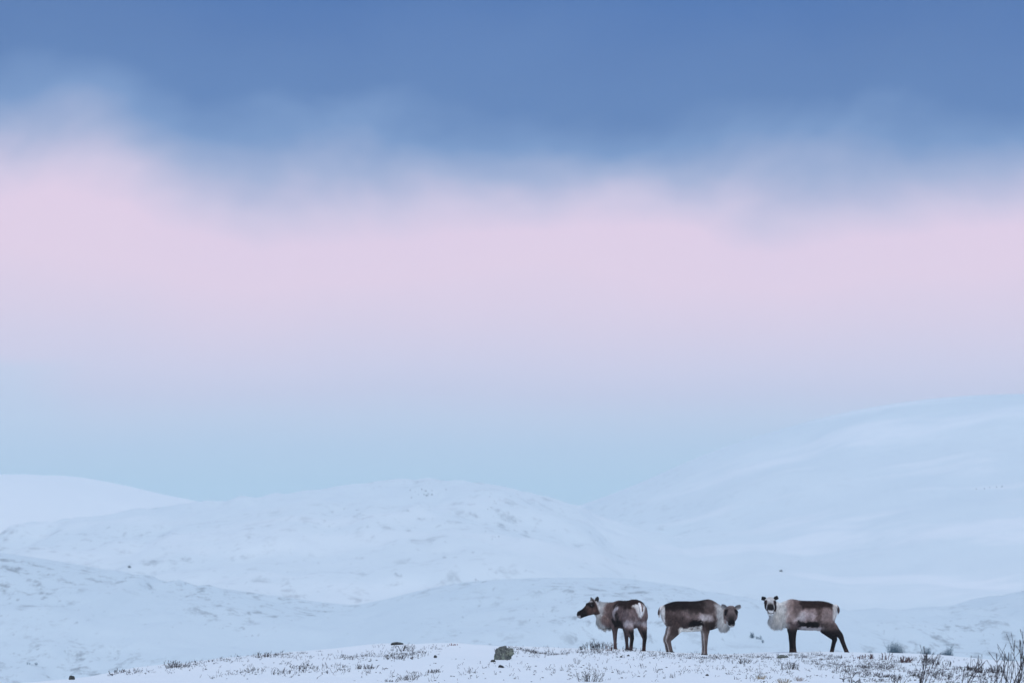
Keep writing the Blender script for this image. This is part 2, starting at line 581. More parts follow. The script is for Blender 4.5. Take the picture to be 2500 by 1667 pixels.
def plain_material(name, colr, rough=0.6, spec=0.3, var=0.25, scale=30.0):
    m, nt, p = material(name)
    tcn = nt.n('ShaderNodeTexCoord')
    nz = nt.noise(tcn.outputs['Object'], scale, 3, 0.6)
    c = nt.mix(1.0, colr + (1,), nt.ramp(nz, [(0.2, (1 - var,) * 3 + (1,)), (0.8, (1 + var,) * 3 + (1,))]), 'MULTIPLY')
    nt.link(c, p.inputs['Base Color'])
    p.inputs['Roughness'].default_value = rough
    p.inputs['Specular IOR Level'].default_value = spec
    return m


COAT = coat_material('winter_coat')
FUR = coat_material('guard_hair', 0.8)
EYE_M = plain_material('dark_eye', (0.008, 0.006, 0.006), 0.12, 0.6)
HOOF_M = plain_material('hoof_horn', (0.02, 0.017, 0.016), 0.5, 0.3)
NOSE_M = plain_material('nostril_skin', (0.008, 0.007, 0.007), 0.45, 0.4)

HEAD_ROWS = [(-0.075, 0.045, -0.10, 0.060), (-0.035, 0.078, -0.15, 0.095), (0.02, 0.096, -0.172, 0.112), (0.08, 0.096, -0.176, 0.119), (0.135, 0.078, -0.168, 0.113),
             (0.20, 0.050, -0.158, 0.084), (0.27, 0.024, -0.150, 0.067), (0.33, 0.010, -0.148, 0.064), (0.38, 0.002, -0.146, 0.068), (0.415, -0.012, -0.136, 0.063), (0.438, -0.045, -0.112, 0.042)]

TRUNK = [(-0.53, 0.90, 0.76, 0.07), (-0.50, 0.945, 0.67, 0.135), (-0.445, 0.995, 0.60, 0.185), (-0.35, 1.034, 0.53, 0.222), (-0.22, 1.056, 0.465, 0.245), (-0.05, 1.060, 0.44, 0.262),
         (0.10, 1.056, 0.443, 0.268), (0.24, 1.066, 0.452, 0.258), (0.36, 1.090, 0.462, 0.238), (0.45, 1.096, 0.470, 0.215), (0.54, 1.062, 0.49, 0.185), (0.62, 1.00, 0.53, 0.15), (0.67, 0.93, 0.60, 0.09)]


def vcol(me, C):
    a = me.color_attributes.new('coat', 'FLOAT_COLOR', 'POINT')
    b = np.ones((len(me.vertices), 4)); b[:, :3] = C
    a.data.foreach_set('color', b.ravel())


def noise3(P, s, seed):
    return (fbm(P[:, 0] * s + P[:, 1] * s * 0.6, P[:, 2] * s, seed, 3) + fbm(P[:, 1] * s + 7, P[:, 2] * s * 0.7 + P[:, 0] * s * 0.5, seed + 9, 3)) * 0.7


def ear_mesh(base, direction, facing, length, width, col_in, col_out, tip=0.0):
    """a cupped leaf-shaped ear with thickness; tip > 0 blunts it"""
    d = np.array(direction, float); d /= np.linalg.norm(d)
    f_ = np.array(facing, float); f_ = f_ - d * (f_ @ d); f_ /= np.linalg.norm(f_)
    s = np.cross(d, f_)
    nu, nv = 9, 8
    V, C = [], []
    for back in (0, 1):
        for i in range(nu):
            t = i / (nu - 1)
            wv = width * max(1 - abs((t - 0.52) / (0.54 + 0.25 * tip * (t > 0.52))) ** 2.6, 0.0) ** 0.5
            for j in range(nv):
                q = (j / (nv - 1) - 0.5) * 2
                cup = 0.55 * width * (q * q) * (1 - 0.35 * t) - 0.25 * width
                p = np.array(base) + d * (t * length) + s * (q * wv * 0.5) + f_ * (cup - back * 0.010 * (1 - 0.5 * t) + 0.02 * t * t * length)
                V.append(p)
                ci = np.array(col_in) * (0.6 + 0.5 * abs(q)) if back == 0 else np.array(col_out)
                C.append(ci)
    F = []
    n = nu * nv
    for i in range(nu - 1):
        for j in range(nv - 1):
            a = i * nv + j
            F.append((a, a + 1, a + nv + 1, a + nv))
            F.append((n + a, n + a + nv, n + a + nv + 1, n + a + 1))
    bd = [j for j in range(nv)] + [i * nv + nv - 1 for i in range(1, nu)] + [(nu - 1) * nv + j for j in range(nv - 2, -1, -1)] + [i * nv for i in range(nu - 2, 0, -1)]
    for k in range(len(bd)):
        a, b = bd[k], bd[(k + 1) % len(bd)]
        F.append((b, a, n + a, n + b))
    me = mesh_np('ear', np.array(V), F)
    vcol(me, np.array(C))
    return me


def build_reindeer(spec):
    rng = np.random.default_rng(spec['seed'])
    sxy, sz = spec['scale']
    root = bpy.data.objects.new('reindeer', None)
    COL.objects.link(root)
    root.empty_display_size = 0.3
    gx0, gy0 = spec['at']
    gz0 = float(ground_z(gx0, gy0))
    root.location = (gx0, gy0, gz0)
    hd = spec['heading']                                  # world direction of the body's forward axis
    ang = math.atan2(hd[1], hd[0])
    root.rotation_euler = (0, 0, ang)
    ca, sa = math.cos(ang), math.sin(ang)

    def foot_drop(x, y):
        return float(ground_z(gx0 + ca * x - sa * y, gy0 + sa * x + ca * y)) - gz0

    sk = Skin()
    S3 = np.diag([sxy, sxy, sz])
    hl, wl = spec.get('lift', (0, 0))
    sk.section_loft([(a, b + hl * float(ss(np.array(-a), 0.05, 0.33)) + wl * float(ss(np.array(a), 0.1, 0.4)), c, d) for a, b, c, d in TRUNK], (S3, np.zeros(3)), ex=2.25)
    # shoulders and haunches swell out of the barrel
    for s in (1, -1):
        sk.blob((0.36 * sxy, s * 0.145 * sxy, 0.74 * sz), (0.145 * sxy, 0.095 * sxy, 0.25 * sz))
        sk.blob((-0.33 * sxy, s * 0.145 * sxy, 0.76 * sz), (0.17 * sxy, 0.10 * sxy, 0.23 * sz))
    feet = []
    for leg in spec['legs']:
        rows = [list(r) for r in leg]
        dz_ = foot_drop(rows[-1][0], rows[-1][1]) - 0.035
        n = len(rows)
        for i, r in enumerate(rows):
            r[2] += dz_ * ss(np.array(r[2]), 0.6, 0.1)
        sk.tube(rows)
        feet.append((rows[-2][:3], rows[-1][:3]))
    # neck
    sk.tube(spec['neck'], fwd=(0, 0, 1), seg=20)
    # head
    H = frame(spec['head_dir'])
    h0 = np.array(spec['head_at'])
    hs = spec.get('head_scale', 1.0)
    sk.section_loft(HEAD_ROWS, (H * hs, h0), sub=4, seg=22, ex=2.3)
    for c, r in spec.get('ruff', []):
        sk.blob(c, r)
    # brow ridges
    for s in (1, -1):
        sk.blob(h0 + H @ np.array([0.125, s * 0.098, 0.048]) * hs, (0.034 * hs, 0.026 * hs, 0.024 * hs), H)
    if spec.get('stubs'):
        for s in (1, -1):
            sk.blob(h0 + H @ np.array([0.03, s * 0.045, 0.10]) * hs, (0.022, 0.022, 0.03))
    me0 = mesh_np('raw', sk.V, sk.F)
    tmp = link('raw', me0)
    rm = tmp.modifiers.new('r', 'REMESH'); rm.mode = 'VOXEL'; rm.voxel_size = 0.0115
    sm = tmp.modifiers.new('s', 'SMOOTH'); sm.factor = 0.5; sm.iterations = 7
    bpy.context.view_layer.update()
    me = bpy.data.meshes.new_from_object(tmp.evaluated_get(bpy.context.evaluated_depsgraph_get()))
    bpy.data.objects.remove(tmp)
    bpy.data.meshes.remove(me0)
    me.name = 'body'
    me.polygons.foreach_set('use_smooth', [True] * len(me.polygons))
    nvt = len(me.vertices)
    P = np.empty(nvt * 3); me.vertices.foreach_get('co', P); P = P.reshape(-1, 3)
    N = np.empty(nvt * 3); me.vertices.foreach_get('normal', N); N = N.reshape(-1, 3)
    # a faint shagginess of the winter coat
    body_w = ss(P[:, 2], 0.35, 0.55)
    P = P + N * (0.010 * noise3(P, 11.0, 3) * body_w)[:, None]
    me.vertices.foreach_set('co', P.ravel()); me.update()
    T = P / np.array([sxy, sxy, sz])
    PH = (P - h0) @ H / hs
    hr = np.array(HEAD_ROWS)
    hwid = np.interp(PH[:, 0], hr[:, 0], hr[:, 3]); htop = np.interp(PH[:, 0], hr[:, 0], hr[:, 1]); hbot = np.interp(PH[:, 0], hr[:, 0], hr[:, 2])
    rel = np.maximum(np.abs(PH[:, 1]) / hwid, np.abs(PH[:, 2] - (htop + hbot) / 2) / ((htop - hbot) / 2))
    hm_ = ss(PH[:, 0], -0.05, 0.02) * (1 - ss(PH[:, 0], 0.5, 0.55)) * (1 - ss(rel, 1.10, 1.22))
    C = spec['paint'](T, N, PH, hm_, P)
    C = C * (0.40 + 0.62 * ss(C.mean(1), 0.02, 0.34))[:, None]
    C = C * (1 - (0.5 - 0.5 * ss(C.mean(1), 0.15, 0.45))[:, None] * np.array([-0.14, 0.03, 0.11])[None])
    C = np.clip(C * (1 + 0.42 * noise3(P * np.array([1.3, 1.3, 0.6]), 24.0, 31) + 0.25 * noise3(P, 60.0, 51))[:, None], 0.004, 0.9)
    vcol(me, C)
    link('body', me, COAT, root)
    # --- guard hairs
    tri = np.array([(p.vertices[0], p.vertices[k], p.vertices[k + 1]) for p in me.polygons for k in range(1, len(p.vertices) - 1)])
    A, B, D = P[tri[:, 0]], P[tri[:, 1]], P[tri[:, 2]]
    area = np.linalg.norm(np.cross(B - A, D - A), axis=1) / 2
    manew = spec['mane'](T, PH, hm_, P, N)
    wt = area * (1 + 2.5 * manew[tri[:, 0]])
    nh = 26000
    pick = rng.choice(len(tri), nh, p=wt / wt.sum())
    u = rng.random(nh); v = rng.random(nh)
    fl = u + v > 1
    u[fl] = 1 - u[fl]; v[fl] = 1 - v[fl]
    Q = A[pick] + (B - A)[pick] * u[:, None] + (D - A)[pick] * v[:, None]
    Nq = N[tri[pick, 0]]; Cq = C[tri[pick, 0]]; mw = manew[tri[pick, 0]]; hw = hm_[tri[pick, 0]]
    zq = T[tri[pick, 0], 2]
    flow = np.array([-0.75, 0, -0.65])[None] * (1 - mw)[:, None] + np.array([-0.12, 0, -1.0])[None] * mw[:, None]
    flow = flow * (1 - hw)[:, None] - hw[:, None] * (H[:, 0] * 0.9)[None]
    flow = flow - Nq * np.sum(flow * Nq, 1)[:, None]
    flow /= np.linalg.norm(flow, axis=1)[:, None] + 1e-6
    lift = np.where(mw > 0.3, 0.16, 0.15)
    dirs = flow + Nq * lift[:, None] + rng.normal(0, 0.11, (nh, 3)) + np.array([0, 0, -0.35])[None] * mw[:, None]
    dirs /= np.linalg.norm(dirs, axis=1)[:, None]
    ln = (0.020 + 0.022 * rng.random(nh)) * ss(zq, 0.25, 0.6) * (1 - 0.7 * hw) + 0.008 + mw * (0.03 + 0.085 * rng.random(nh))
    side = np.cross(dirs, Nq); side /= np.linalg.norm(side, axis=1)[:, None] + 1e-6
    wd = (0.0030 + 0.0025 * rng.random(nh))[:, None]
    HV = np.empty((nh, 3, 3))
    root_p = Q - Nq * 0.004
    HV[:, 0] = root_p - side * wd; HV[:, 1] = root_p + side * wd; HV[:, 2] = root_p + dirs * ln[:, None]
    hmesh = mesh_np('fur', HV.reshape(-1, 3), np.arange(nh * 3).reshape(-1, 3), True)
    vcol(hmesh, np.repeat(np.clip(Cq * (0.68 + 0.64 * rng.random((nh, 1))), 0, 0.9), 3, axis=0))
    link('fur', hmesh, FUR, root)
    # --- eyes, nostrils
    ball = Skin(); ball.blob((0, 0, 0), (1, 1, 1))
    for s in (1, -1):
        e = mesh_np('eye', np.array(ball.V) * 0.021 * hs, ball.F)
        o = link('eye', e, EYE_M, root); o.location = h0 + H @ np.array([0.132, s * 0.108, 0.022]) * hs
        nst = mesh_np('nostril', (np.array(ball.V) * np.array([0.006, 0.006, 0.013]) * hs) @ H.T, ball.F)
        o = link('nostril', nst, NOSE_M, root); o.location = h0 + H @ np.array([0.421, s * 0.047, -0.050]) * hs
    # --- ears
    for s in (1, -1):
        sp = spec['ears'][0 if s == 1 else 1]
        eb = h0 + H @ np.array([-0.005, s * 0.072, 0.052]) * hs
        em = ear_mesh(eb, H @ np.array(sp['dir']), H @ np.array(sp['face']), sp['len'], sp['wid'], sp['cin'], sp['cout'], sp.get('tip', 0))
        link('ear', em, COAT, root)
    # --- tail
    tk = Skin(); tk.tube([[a * sxy if i < 2 else a for i, a in enumerate(r)] for r in spec['tail']], fwd=(1, 0, 0.01), seg=14)
    tm = mesh_np('tail', tk.V, tk.F)
    tv = np.array(tk.V)
    vcol(tm, spec['tail_paint'](tv))
    link('tail', tm, COAT, root)
    # --- hooves: two curved claws each
    for (a, b) in feet:
        hk = Skin()
        for s in (1, -1):
            b_ = np.array(b)
            hk.section_loft([(-0.045, 0.055, 0.008, 0.016), (-0.02, 0.075, 0.0, 0.025), (0.02, 0.066, 0.0, 0.027), (0.06, 0.036, 0.0, 0.020), (0.078, 0.014, 0.0, 0.008)], (np.eye(3), b_ + np.array([0.0, s * 0.024, -0.012])), sub=2, seg=10)
        link('hoof', mesh_np('hoof', hk.V, hk.F), HOOF_M, root)
    return root


def mixm(C, m, c):
    return C * (1 - m[:, None]) + np.array(c)[None] * m[:, None]


def box(v, a, b, s=0.03):
    return ss(v, a - s, a + s) * (1 - ss(v, b - s, b + s))


def ell(T, x, z, rx, rz, soft=0.7):
    d = np.sqrt(((T[:, 0] - x) / rx) ** 2 + ((T[:, 2] - z) / rz) ** 2) + 0.9 * noise3(T, 9.0, 71) + 0.45 * noise3(T, 28.0, 73)
    return 1 - ss(d, 1 - soft, 1 + soft * 0.4)


def paint_dark(T, N, PH, hm, P):
    """broad side-on animal with a nearly black back and white rump"""
    x, z = T[:, 0], T[:, 2]
    jx = 0.08 * noise3(P, 6.0, 5) + 0.035 * noise3(P, 24.0, 8); x = x + jx; z = z + 0.07 * noise3(P, 7.0, 15) + 0.035 * noise3(P, 26.0, 18)
    C = np.tile(np.array([0.135, 0.100, 0.096]), (len(T), 1))
    C = mixm(C, ell(T, 0.08, 0.78, 0.32, 0.10), (0.22, 0.175, 0.17))
    C = mixm(C, box(z, 0.88, 2, 0.05) * box(x, -0.60, 0.40, 0.05), (0.034, 0.024, 0.022))
    C = mixm(C, box(z, 0.80, 2, 0.05) * box(x, 0.02, 0.36, 0.04) * 0.7, (0.04, 0.028, 0.025))
    C = mixm(C, ell(T, 0.44, 0.98, 0.15, 0.14) * 0.8, (0.16, 0.13, 0.125))
    C = mixm(C, box(x, -0.48, -0.06, 0.05) * box(z, 0.3, 0.80, 0.06) * 0.55, (0.085, 0.060, 0.054))
    C = mixm(C, ell(T, 0.33, 0.73, 0.13, 0.08) * 0.75, (0.40, 0.36, 0.36))
    C = mixm(C, ell(T, 0.33, 0.66, 0.06, 0.08) * 0.85, (0.46, 0.42, 0.41))
    C = mixm(C, ell(T, 0.48, 0.72, 0.12, 0.09) * 0.6, (0.42, 0.38, 0.38))
    C = mixm(C, box(z, 0.535, 0.655, 0.022) * box(x, 0.0, 0.31, 0.04), (0.022, 0.016, 0.015))
    C = mixm(C, (1 - ss(z, 0.505 - 0.10 * (0.1 - T[:, 0]), 0.545 - 0.10 * (0.1 - T[:, 0]))) * box(T[:, 0], -0.17, 0.29, 0.02) * ss(z, 0.30, 0.34) * (1 - ss(np.abs(T[:, 1]), 0.235, 0.26)), (0.74, 0.71, 0.66))
    C = mixm(C, box(x, 0.32, 0.62, 0.04) * box(z, 0.42, 0.63, 0.03), (0.075, 0.052, 0.045))
    C = mixm(C, ss(x, 0.545, 0.65) , (0.44, 0.44, 0.44))
    C = mixm(C, ss(x, 0.55, 0.62) * box(z, 0.42, 0.52, 0.04), (0.62, 0.61, 0.59))
    # legs
    lg = 1 - ss(T[:, 2], 0.40, 0.50)
    C = mixm(C, lg * (T[:, 0] > 0.2), (0.17, 0.138, 0.13))
    C = mixm(C, lg * (T[:, 0] <= 0.2) * (1 - box(z, 0.36, 0.6, 0.03)), (0.15, 0.118, 0.11))
    C = mixm(C, lg * ss(-N[:, 0], 0.15, 0.75) * 0.8, (0.42, 0.39, 0.38))
    C = mixm(C, ss(-N[:, 0], 0.2, 0.8) * box(z, 0.42, 0.70, 0.05) * box(T[:, 0], -0.7, -0.30, 0.03), (0.36, 0.32, 0.31))
    # rump patch
    C = mixm(C, (1 - ss(T[:, 0], -0.465, -0.44)) * box(z, 0.60, 0.965, 0.03), (0.82, 0.80, 0.77))
    # face
    F = np.tile(np.array([0.17, 0.14, 0.14]), (len(T), 1))
    hx, hy, hz = PH[:, 0], PH[:, 1], PH[:, 2]
    F = mixm(F, ss(-hx, -0.12, 0.02), (0.22, 0.19, 0.19))
    F = mixm(F, ss(-hz, 0.10, 0.15) * (1 - ss(hx, 0.30, 0.36)), (0.42, 0.41, 0.41))
    F = mixm(F, ss(np.abs(hy), 0.075, 0.10) * box(hx, 0.14, 0.28, 0.03), (0.27, 0.20, 0.19))
    F = mixm(F, (1 - ss(np.hypot(hx - 0.13, (np.abs(hy) - 0.10)) / 0.05, 0.6, 1.1)) * ss(hz, -0.045, -0.01), (0.03, 0.022, 0.022))
    F = mixm(F, ss(hx, 0.18, 0.32) * (1 - ss(np.abs(hy), 0.030, 0.075)), (0.055, 0.045, 0.045))
    F = mixm(F, ss(hx, 0.34, 0.38) * ss(hz, -0.09, -0.06), (0.018, 0.014, 0.014))
    mouth = np.abs(hz + 0.088 - 0.25 * np.abs(hy))
    F = mixm(F, ss(hx, 0.31, 0.37) * (1 - ss(hz, -0.085, -0.060)), (0.50, 0.49, 0.48))
    F = mixm(F, ss(hx, 0.36, 0.40) * (1 - ss(mouth, 0.003, 0.012)), (0.015, 0.012, 0.012))
    return C * (1 - hm[:, None]) + F * hm[:, None]


def paint_pale(T, N, PH, hm, P):
    """white-necked animal with a white forehead and dark legs"""
    x, z = T[:, 0] + 0.08 * noise3(P, 6.0, 25) + 0.035 * noise3(P, 24.0, 28), T[:, 2] + 0.07 * noise3(P, 7.0, 35) + 0.035 * noise3(P, 26.0, 38)
    C = np.tile(np.array([0.26, 0.205, 0.20]), (len(T), 1))
    C = mixm(C, ell(T, 0.0, 0.74, 0.30, 0.12), (0.36, 0.30, 0.30))
    C = mixm(C, ell(T, 0.28, 0.70, 0.13, 0.12) * 0.8, (0.46, 0.42, 0.42))
    C = mixm(C, box(z, 0.895, 2, 0.045) * box(x, -0.60, 0.26, 0.05), (0.060, 0.037, 0.032))
    C = mixm(C, ell(T, 0.36, 0.88, 0.10, 0.20) * 0.75, (0.14, 0.105, 0.10))
    C = mixm(C, box(x, -0.20, -0.08, 0.04) * box(z, 0.55, 0.95, 0.05) * 0.75, (0.12, 0.082, 0.074))
    C = mixm(C, ell(T, -0.33, 0.74, 0.16, 0.14) * 0.8, (0.27, 0.215, 0.205))
    C = mixm(C, box(z, 0.515, 0.63, 0.022) * box(x, -0.14, 0.34, 0.04), (0.024, 0.017, 0.015))
    C = mixm(C, (1 - ss(z, 0.50, 0.53)) * box(T[:, 0], -0.26, 0.30, 0.03) * (1 - ss(np.abs(T[:, 1]), 0.22, 0.26)), (0.40, 0.36, 0.37))
    C = mixm(C, box(x, 0.30, 0.62, 0.05) * box(z, 0.40, 0.61, 0.03) * 0.8, (0.12, 0.09, 0.095))
    nk = ss(x, 0.45, 0.62)
    C = mixm(C, nk, (0.56, 0.55, 0.53))
    C = mixm(C, box(x, 0.40, 0.52, 0.04) * ss(z, 0.6, 0.7) * 0.5, (0.36, 0.29, 0.27))
    lg = 1 - ss(T[:, 2], 0.40, 0.56)
    C = mixm(C, lg * (T[:, 0] < 0.55) * (1 - box(T[:, 0], -0.2, 0.27, 0.01) * ss(T[:, 2], 0.40, 0.44)), (0.036, 0.026, 0.025))
    C = mixm(C, ss(z, 0.42, 0.55) * (1 - ss(z, 0.55, 0.68)) * (T[:, 0] < -0.18) * 0.75, (0.095, 0.070, 0.066))
    C = mixm(C, (1 - ss(T[:, 2], 0.03, 0.10)) * 0.6, (0.12, 0.085, 0.075))
    C = mixm(C, (1 - ss(T[:, 0], -0.47, -0.41)) * box(z, 0.68, 0.965, 0.04) * 0.85, (0.66, 0.63, 0.60))
    F = np.tile(np.array([0.46, 0.455, 0.45]), (len(T), 1))
    hx, hy, hz = PH[:, 0], PH[:, 1], PH[:, 2]
    F = mixm(F, 1 - ss(np.hypot((hx - 0.150) * 0.62, (np.abs(hy) - 0.098)) / 0.040, 0.6, 1.2), (0.06, 0.036, 0.034))
    F = mixm(F, ss(hx, 0.15, 0.26) * (1 - ss(np.abs(hy), 0.050, 0.085)), (0.045, 0.040, 0.040))
    F = mixm(F, ss(hx, 0.24, 0.30) * (1 - ss(hx, 0.44, 0.46)), (0.040, 0.034, 0.033))
    F = mixm(F, ss(hx, 0.355, 0.385) * (1 - ss(hz, -0.035, -0.012)) * (1 - ss(np.abs(hy), 0.048, 0.066)), (0.58, 0.585, 0.585))
    mouth = np.abs(hz + 0.085 - 0.35 * np.abs(hy))
    F = mixm(F, ss(hx, 0.36, 0.40) * (1 - ss(mouth, 0.004, 0.013)), (0.02, 0.018, 0.018))
    F = mixm(F, ss(-hz, 0.14, 0.17) * (1 - ss(hx, 0.30, 0.36)), (0.50, 0.49, 0.48))
    return C * (1 - hm[:, None]) + F * hm[:, None]


def paint_grey(T, N, PH, hm, P):
    """animal seen from behind: grey-white neck, white rump with brown tail stripe"""
    x, z = T[:, 0] + 0.08 * noise3(P, 6.0, 45) + 0.035 * noise3(P, 24.0, 48), T[:, 2] + 0.07 * noise3(P, 7.0, 55) + 0.035 * noise3(P, 26.0, 58)
    y = T[:, 1]
    C = np.tile(np.array([0.19, 0.140, 0.138]), (len(T), 1))
    C = mixm(C, box(z, 0.90, 2, 0.05) * box(x, -0.60, 0.36, 0.06), (0.062, 0.038, 0.033))
    C = mixm(C, ell(T, 0.40, 0.80, 0.16, 0.22) * 0.7, (0.22, 0.155, 0.14))
    C = mixm(C, ell(T, 0.16, 0.80, 0.07, 0.17) * 0.65, (0.46, 0.42, 0.43))
    C = mixm(C, ell(T, 0.07, 0.88, 0.12, 0.05) * 0.8, (0.50, 0.46, 0.48))
    C = mixm(C, ell(T, 0.02, 0.66, 0.13, 0.16), (0.042, 0.031, 0.027))
    C = mixm(C, box(z, 0.50, 0.64, 0.03) * box(x, -0.06, 0.34, 0.05) * 0.9, (0.03, 0.022, 0.02))
    C = mixm(C, ell(T, -0.38, 0.72, 0.22, 0.16) * 0.85, (0.235, 0.185, 0.185))
    C = mixm(C, ell(T, -0.42, 0.56, 0.20, 0.09) * 0.7, (0.40, 0.37, 0.38))
    C = mixm(C, ss(x, 0.50, 0.62), (0.42, 0.42, 0.42))
    C = mixm(C, ss(x, 0.55, 0.64) * (1 - ss(z, 0.55, 0.72)), (0.68, 0.67, 0.65))
    lg = 1 - ss(T[:, 2], 0.40, 0.50)
    C = mixm(C, lg, (0.16, 0.12, 0.117))
    C = mixm(C, (1 - ss(T[:, 2], 0.36, 0.46)) * ss(-N[:, 0], 0.1, 0.55) * (T[:, 0] < 0), (0.026, 0.020, 0.019))
    C = mixm(C, (1 - ss(T[:, 2], 0.05, 0.14)) * 0.5, (0.16, 0.085, 0.08))
    # white heart-shaped rump patch
    C = mixm(C, (1 - ss(T[:, 0], -0.47, -0.42)) * box(z, 0.73 + 0.6 * np.maximum(np.abs(y) - 0.02, 0) * 0, 0.975, 0.03) * (1 - ss(np.abs(y) - 0.55 * (z - 0.70), -0.02, 0.06)), (0.70, 0.68, 0.66))
    F = np.tile(np.array([0.11, 0.075, 0.068]), (len(T), 1))
    hx, hy, hz = PH[:, 0], PH[:, 1], PH[:, 2]
    F = mixm(F, ell(np.stack([hx, hx, hz], 1), 0.13, -0.09, 0.09, 0.06) * 0.7, (0.20, 0.125, 0.105))
    F = mixm(F, ss(hz, 0.0, 0.05) * box(hx, 0.04, 0.20, 0.03), (0.030, 0.024, 0.024))
    F = mixm(F, (1 - ss(np.hypot(hx - 0.125, (hz - 0.02) * 1.2) / 0.06, 0.7, 1.1)), (0.04, 0.028, 0.026))
    F = mixm(F, ss(hx, 0.22, 0.30), (0.026, 0.020, 0.020))
    F = mixm(F, ss(hx, 0.395, 0.425) * (1 - ss(hz, -0.085, -0.065)) * 0.8, (0.42, 0.42, 0.43))
    F = mixm(F, (1 - ss(hx, 0.005, 0.045)), (0.50, 0.49, 0.48))
    F = mixm(F, box(hz, 0.055, 0.2, 0.012) * box(hx, -0.01, 0.055, 0.015) * (1 - ss(np.abs(hy), 0.03, 0.05)), (0.03, 0.026, 0.028))
    F = mixm(F, ss(hz, 0.06, 0.085) * box(hx, 0.06, 0.12, 0.015) * 0.6, (0.50, 0.50, 0.50))
    return C * (1 - hm[:, None]) + F * hm[:, None]


def hind(hip, knee, hock, fet, toe, y, k=1.0):
    """joint list for a hind leg: x, y, z, half fore-aft, half across"""
    m1 = (knee[0] * 0.60 + hock[0] * 0.40, knee[1] * 0.56 + hock[1] * 0.44)
    m2 = (knee[0] * 0.28 + hock[0] * 0.72, knee[1] * 0.26 + hock[1] * 0.74)
    return [(hip[0], y * 0.85, hip[1], 0.175 * k, 0.10), (knee[0], y, knee[1], 0.165 * k, 0.095), (m1[0], y, m1[1], 0.132 * k, 0.078), (m2[0], y, m2[1], 0.092 * k, 0.058),
            (hock[0], y * 0.98, hock[1], 0.064 * k, 0.043), (hock[0] * 0.60 + fet[0] * 0.40, y * 0.97, hock[1] * 0.60 + fet[1] * 0.40, 0.049 * k, 0.036),
            (fet[0], y * 0.97, fet[1], 0.047 * k, 0.038), (toe[0], y * 0.97, toe[1], 0.050 * k, 0.042)]


def fore(sh, el, kn, fet, toe, y, k=1.0):
    return [(sh[0], y * 0.9, sh[1], 0.12 * k, 0.080), (el[0], y, el[1], 0.090 * k, 0.068), (el[0] * 0.5 + kn[0] * 0.5, y, el[1] * 0.5 + kn[1] * 0.5, 0.062 * k, 0.050),
            (kn[0], y, kn[1], 0.048 * k, 0.042), (kn[0] * 0.45 + fet[0] * 0.55, y, kn[1] * 0.45 + fet[1] * 0.55, 0.037 * k, 0.033),
            (fet[0], y, fet[1], 0.040 * k, 0.037), (toe[0], y, toe[1], 0.047 * k, 0.042)]


# middle animal: facing right, head turned to the camera
def mane_dark(T, PH, hm, P, N):
    return ss(T[:, 0], 0.60, 0.72) * (1 - hm) * (1 - ss(T[:, 2], 0.62, 0.95)) * 0.75


deer_mid = build_reindeer(dict(
    seed=2, scale=(0.99, 0.99), at=(3.488, 100.0), heading=(1, 0.0),
    legs=[hind((-0.33, 0.80), (-0.21, 0.60), (-0.382, 0.275), (-0.335, 0.07), (-0.31, 0.0), -0.135),
          hind((-0.34, 0.80), (-0.24, 0.60), (-0.425, 0.285), (-0.385, 0.07), (-0.365, 0.0), 0.135, 0.9),
          fore((0.34, 0.76), (0.365, 0.50), (0.362, 0.30), (0.360, 0.07), (0.362, 0.0), -0.125),
          fore((0.33, 0.76), (0.34, 0.50), (0.33, 0.30), (0.322, 0.07), (0.322, 0.0), 0.115, 0.9)],
    neck=[(0.40, 0, 0.79, 0.26, 0.19), (0.55, -0.01, 0.765, 0.245, 0.165), (0.68, -0.03, 0.755, 0.205, 0.135), (0.78, -0.045, 0.775, 0.170, 0.120), (0.86, -0.06, 0.81, 0.125, 0.100)],
    ruff=[((0.70, -0.06, 0.61), (0.12, 0.12, 0.14)), ((0.77, -0.09, 0.60), (0.085, 0.10, 0.13))],
    head_at=(0.866, -0.10, 0.865), head_dir=(0.0, -0.89, -0.46), head_scale=1.11,
    ears=[dict(dir=(-0.15, 1.0, 0.22), face=(1, 0.2, 0.1), len=0.125, wid=0.095, cin=(0.34, 0.33, 0.33), cout=(0.16, 0.145, 0.145)),
          dict(dir=(-0.20, -1.0, 0.40), face=(1, -0.2, 0.1), len=0.120, wid=0.095, cin=(0.36, 0.35, 0.35), cout=(0.16, 0.145, 0.145))],
    tail=[(-0.46, 0, 0.95, 0.02, 0.04), (-0.515, 0, 0.925, 0.026, 0.05), (-0.552, 0, 0.87, 0.027, 0.050), (-0.566, 0, 0.80, 0.025, 0.045), (-0.560, 0, 0.725, 0.010, 0.018)],
    tail_paint=lambda v: np.where((ss(-v[:, 0], 0.535, 0.555) * ss(v[:, 2], 0.76, 0.80))[:, None] > 0.5, np.array([[0.09, 0.06, 0.055]]), np.array([[0.74, 0.71, 0.69]])),
    paint=paint_dark, mane=mane_dark))
tag(deer_mid, 'dark-backed brown reindeer with white belly, standing between the two other reindeer', 'reindeer', 'reindeer on the snowy crest')


def mane_pale(T, PH, hm, P, N):
    return ss(T[:, 0], 0.56, 0.68) * (1 - hm) * (1 - ss(T[:, 2], 0.75, 1.0))


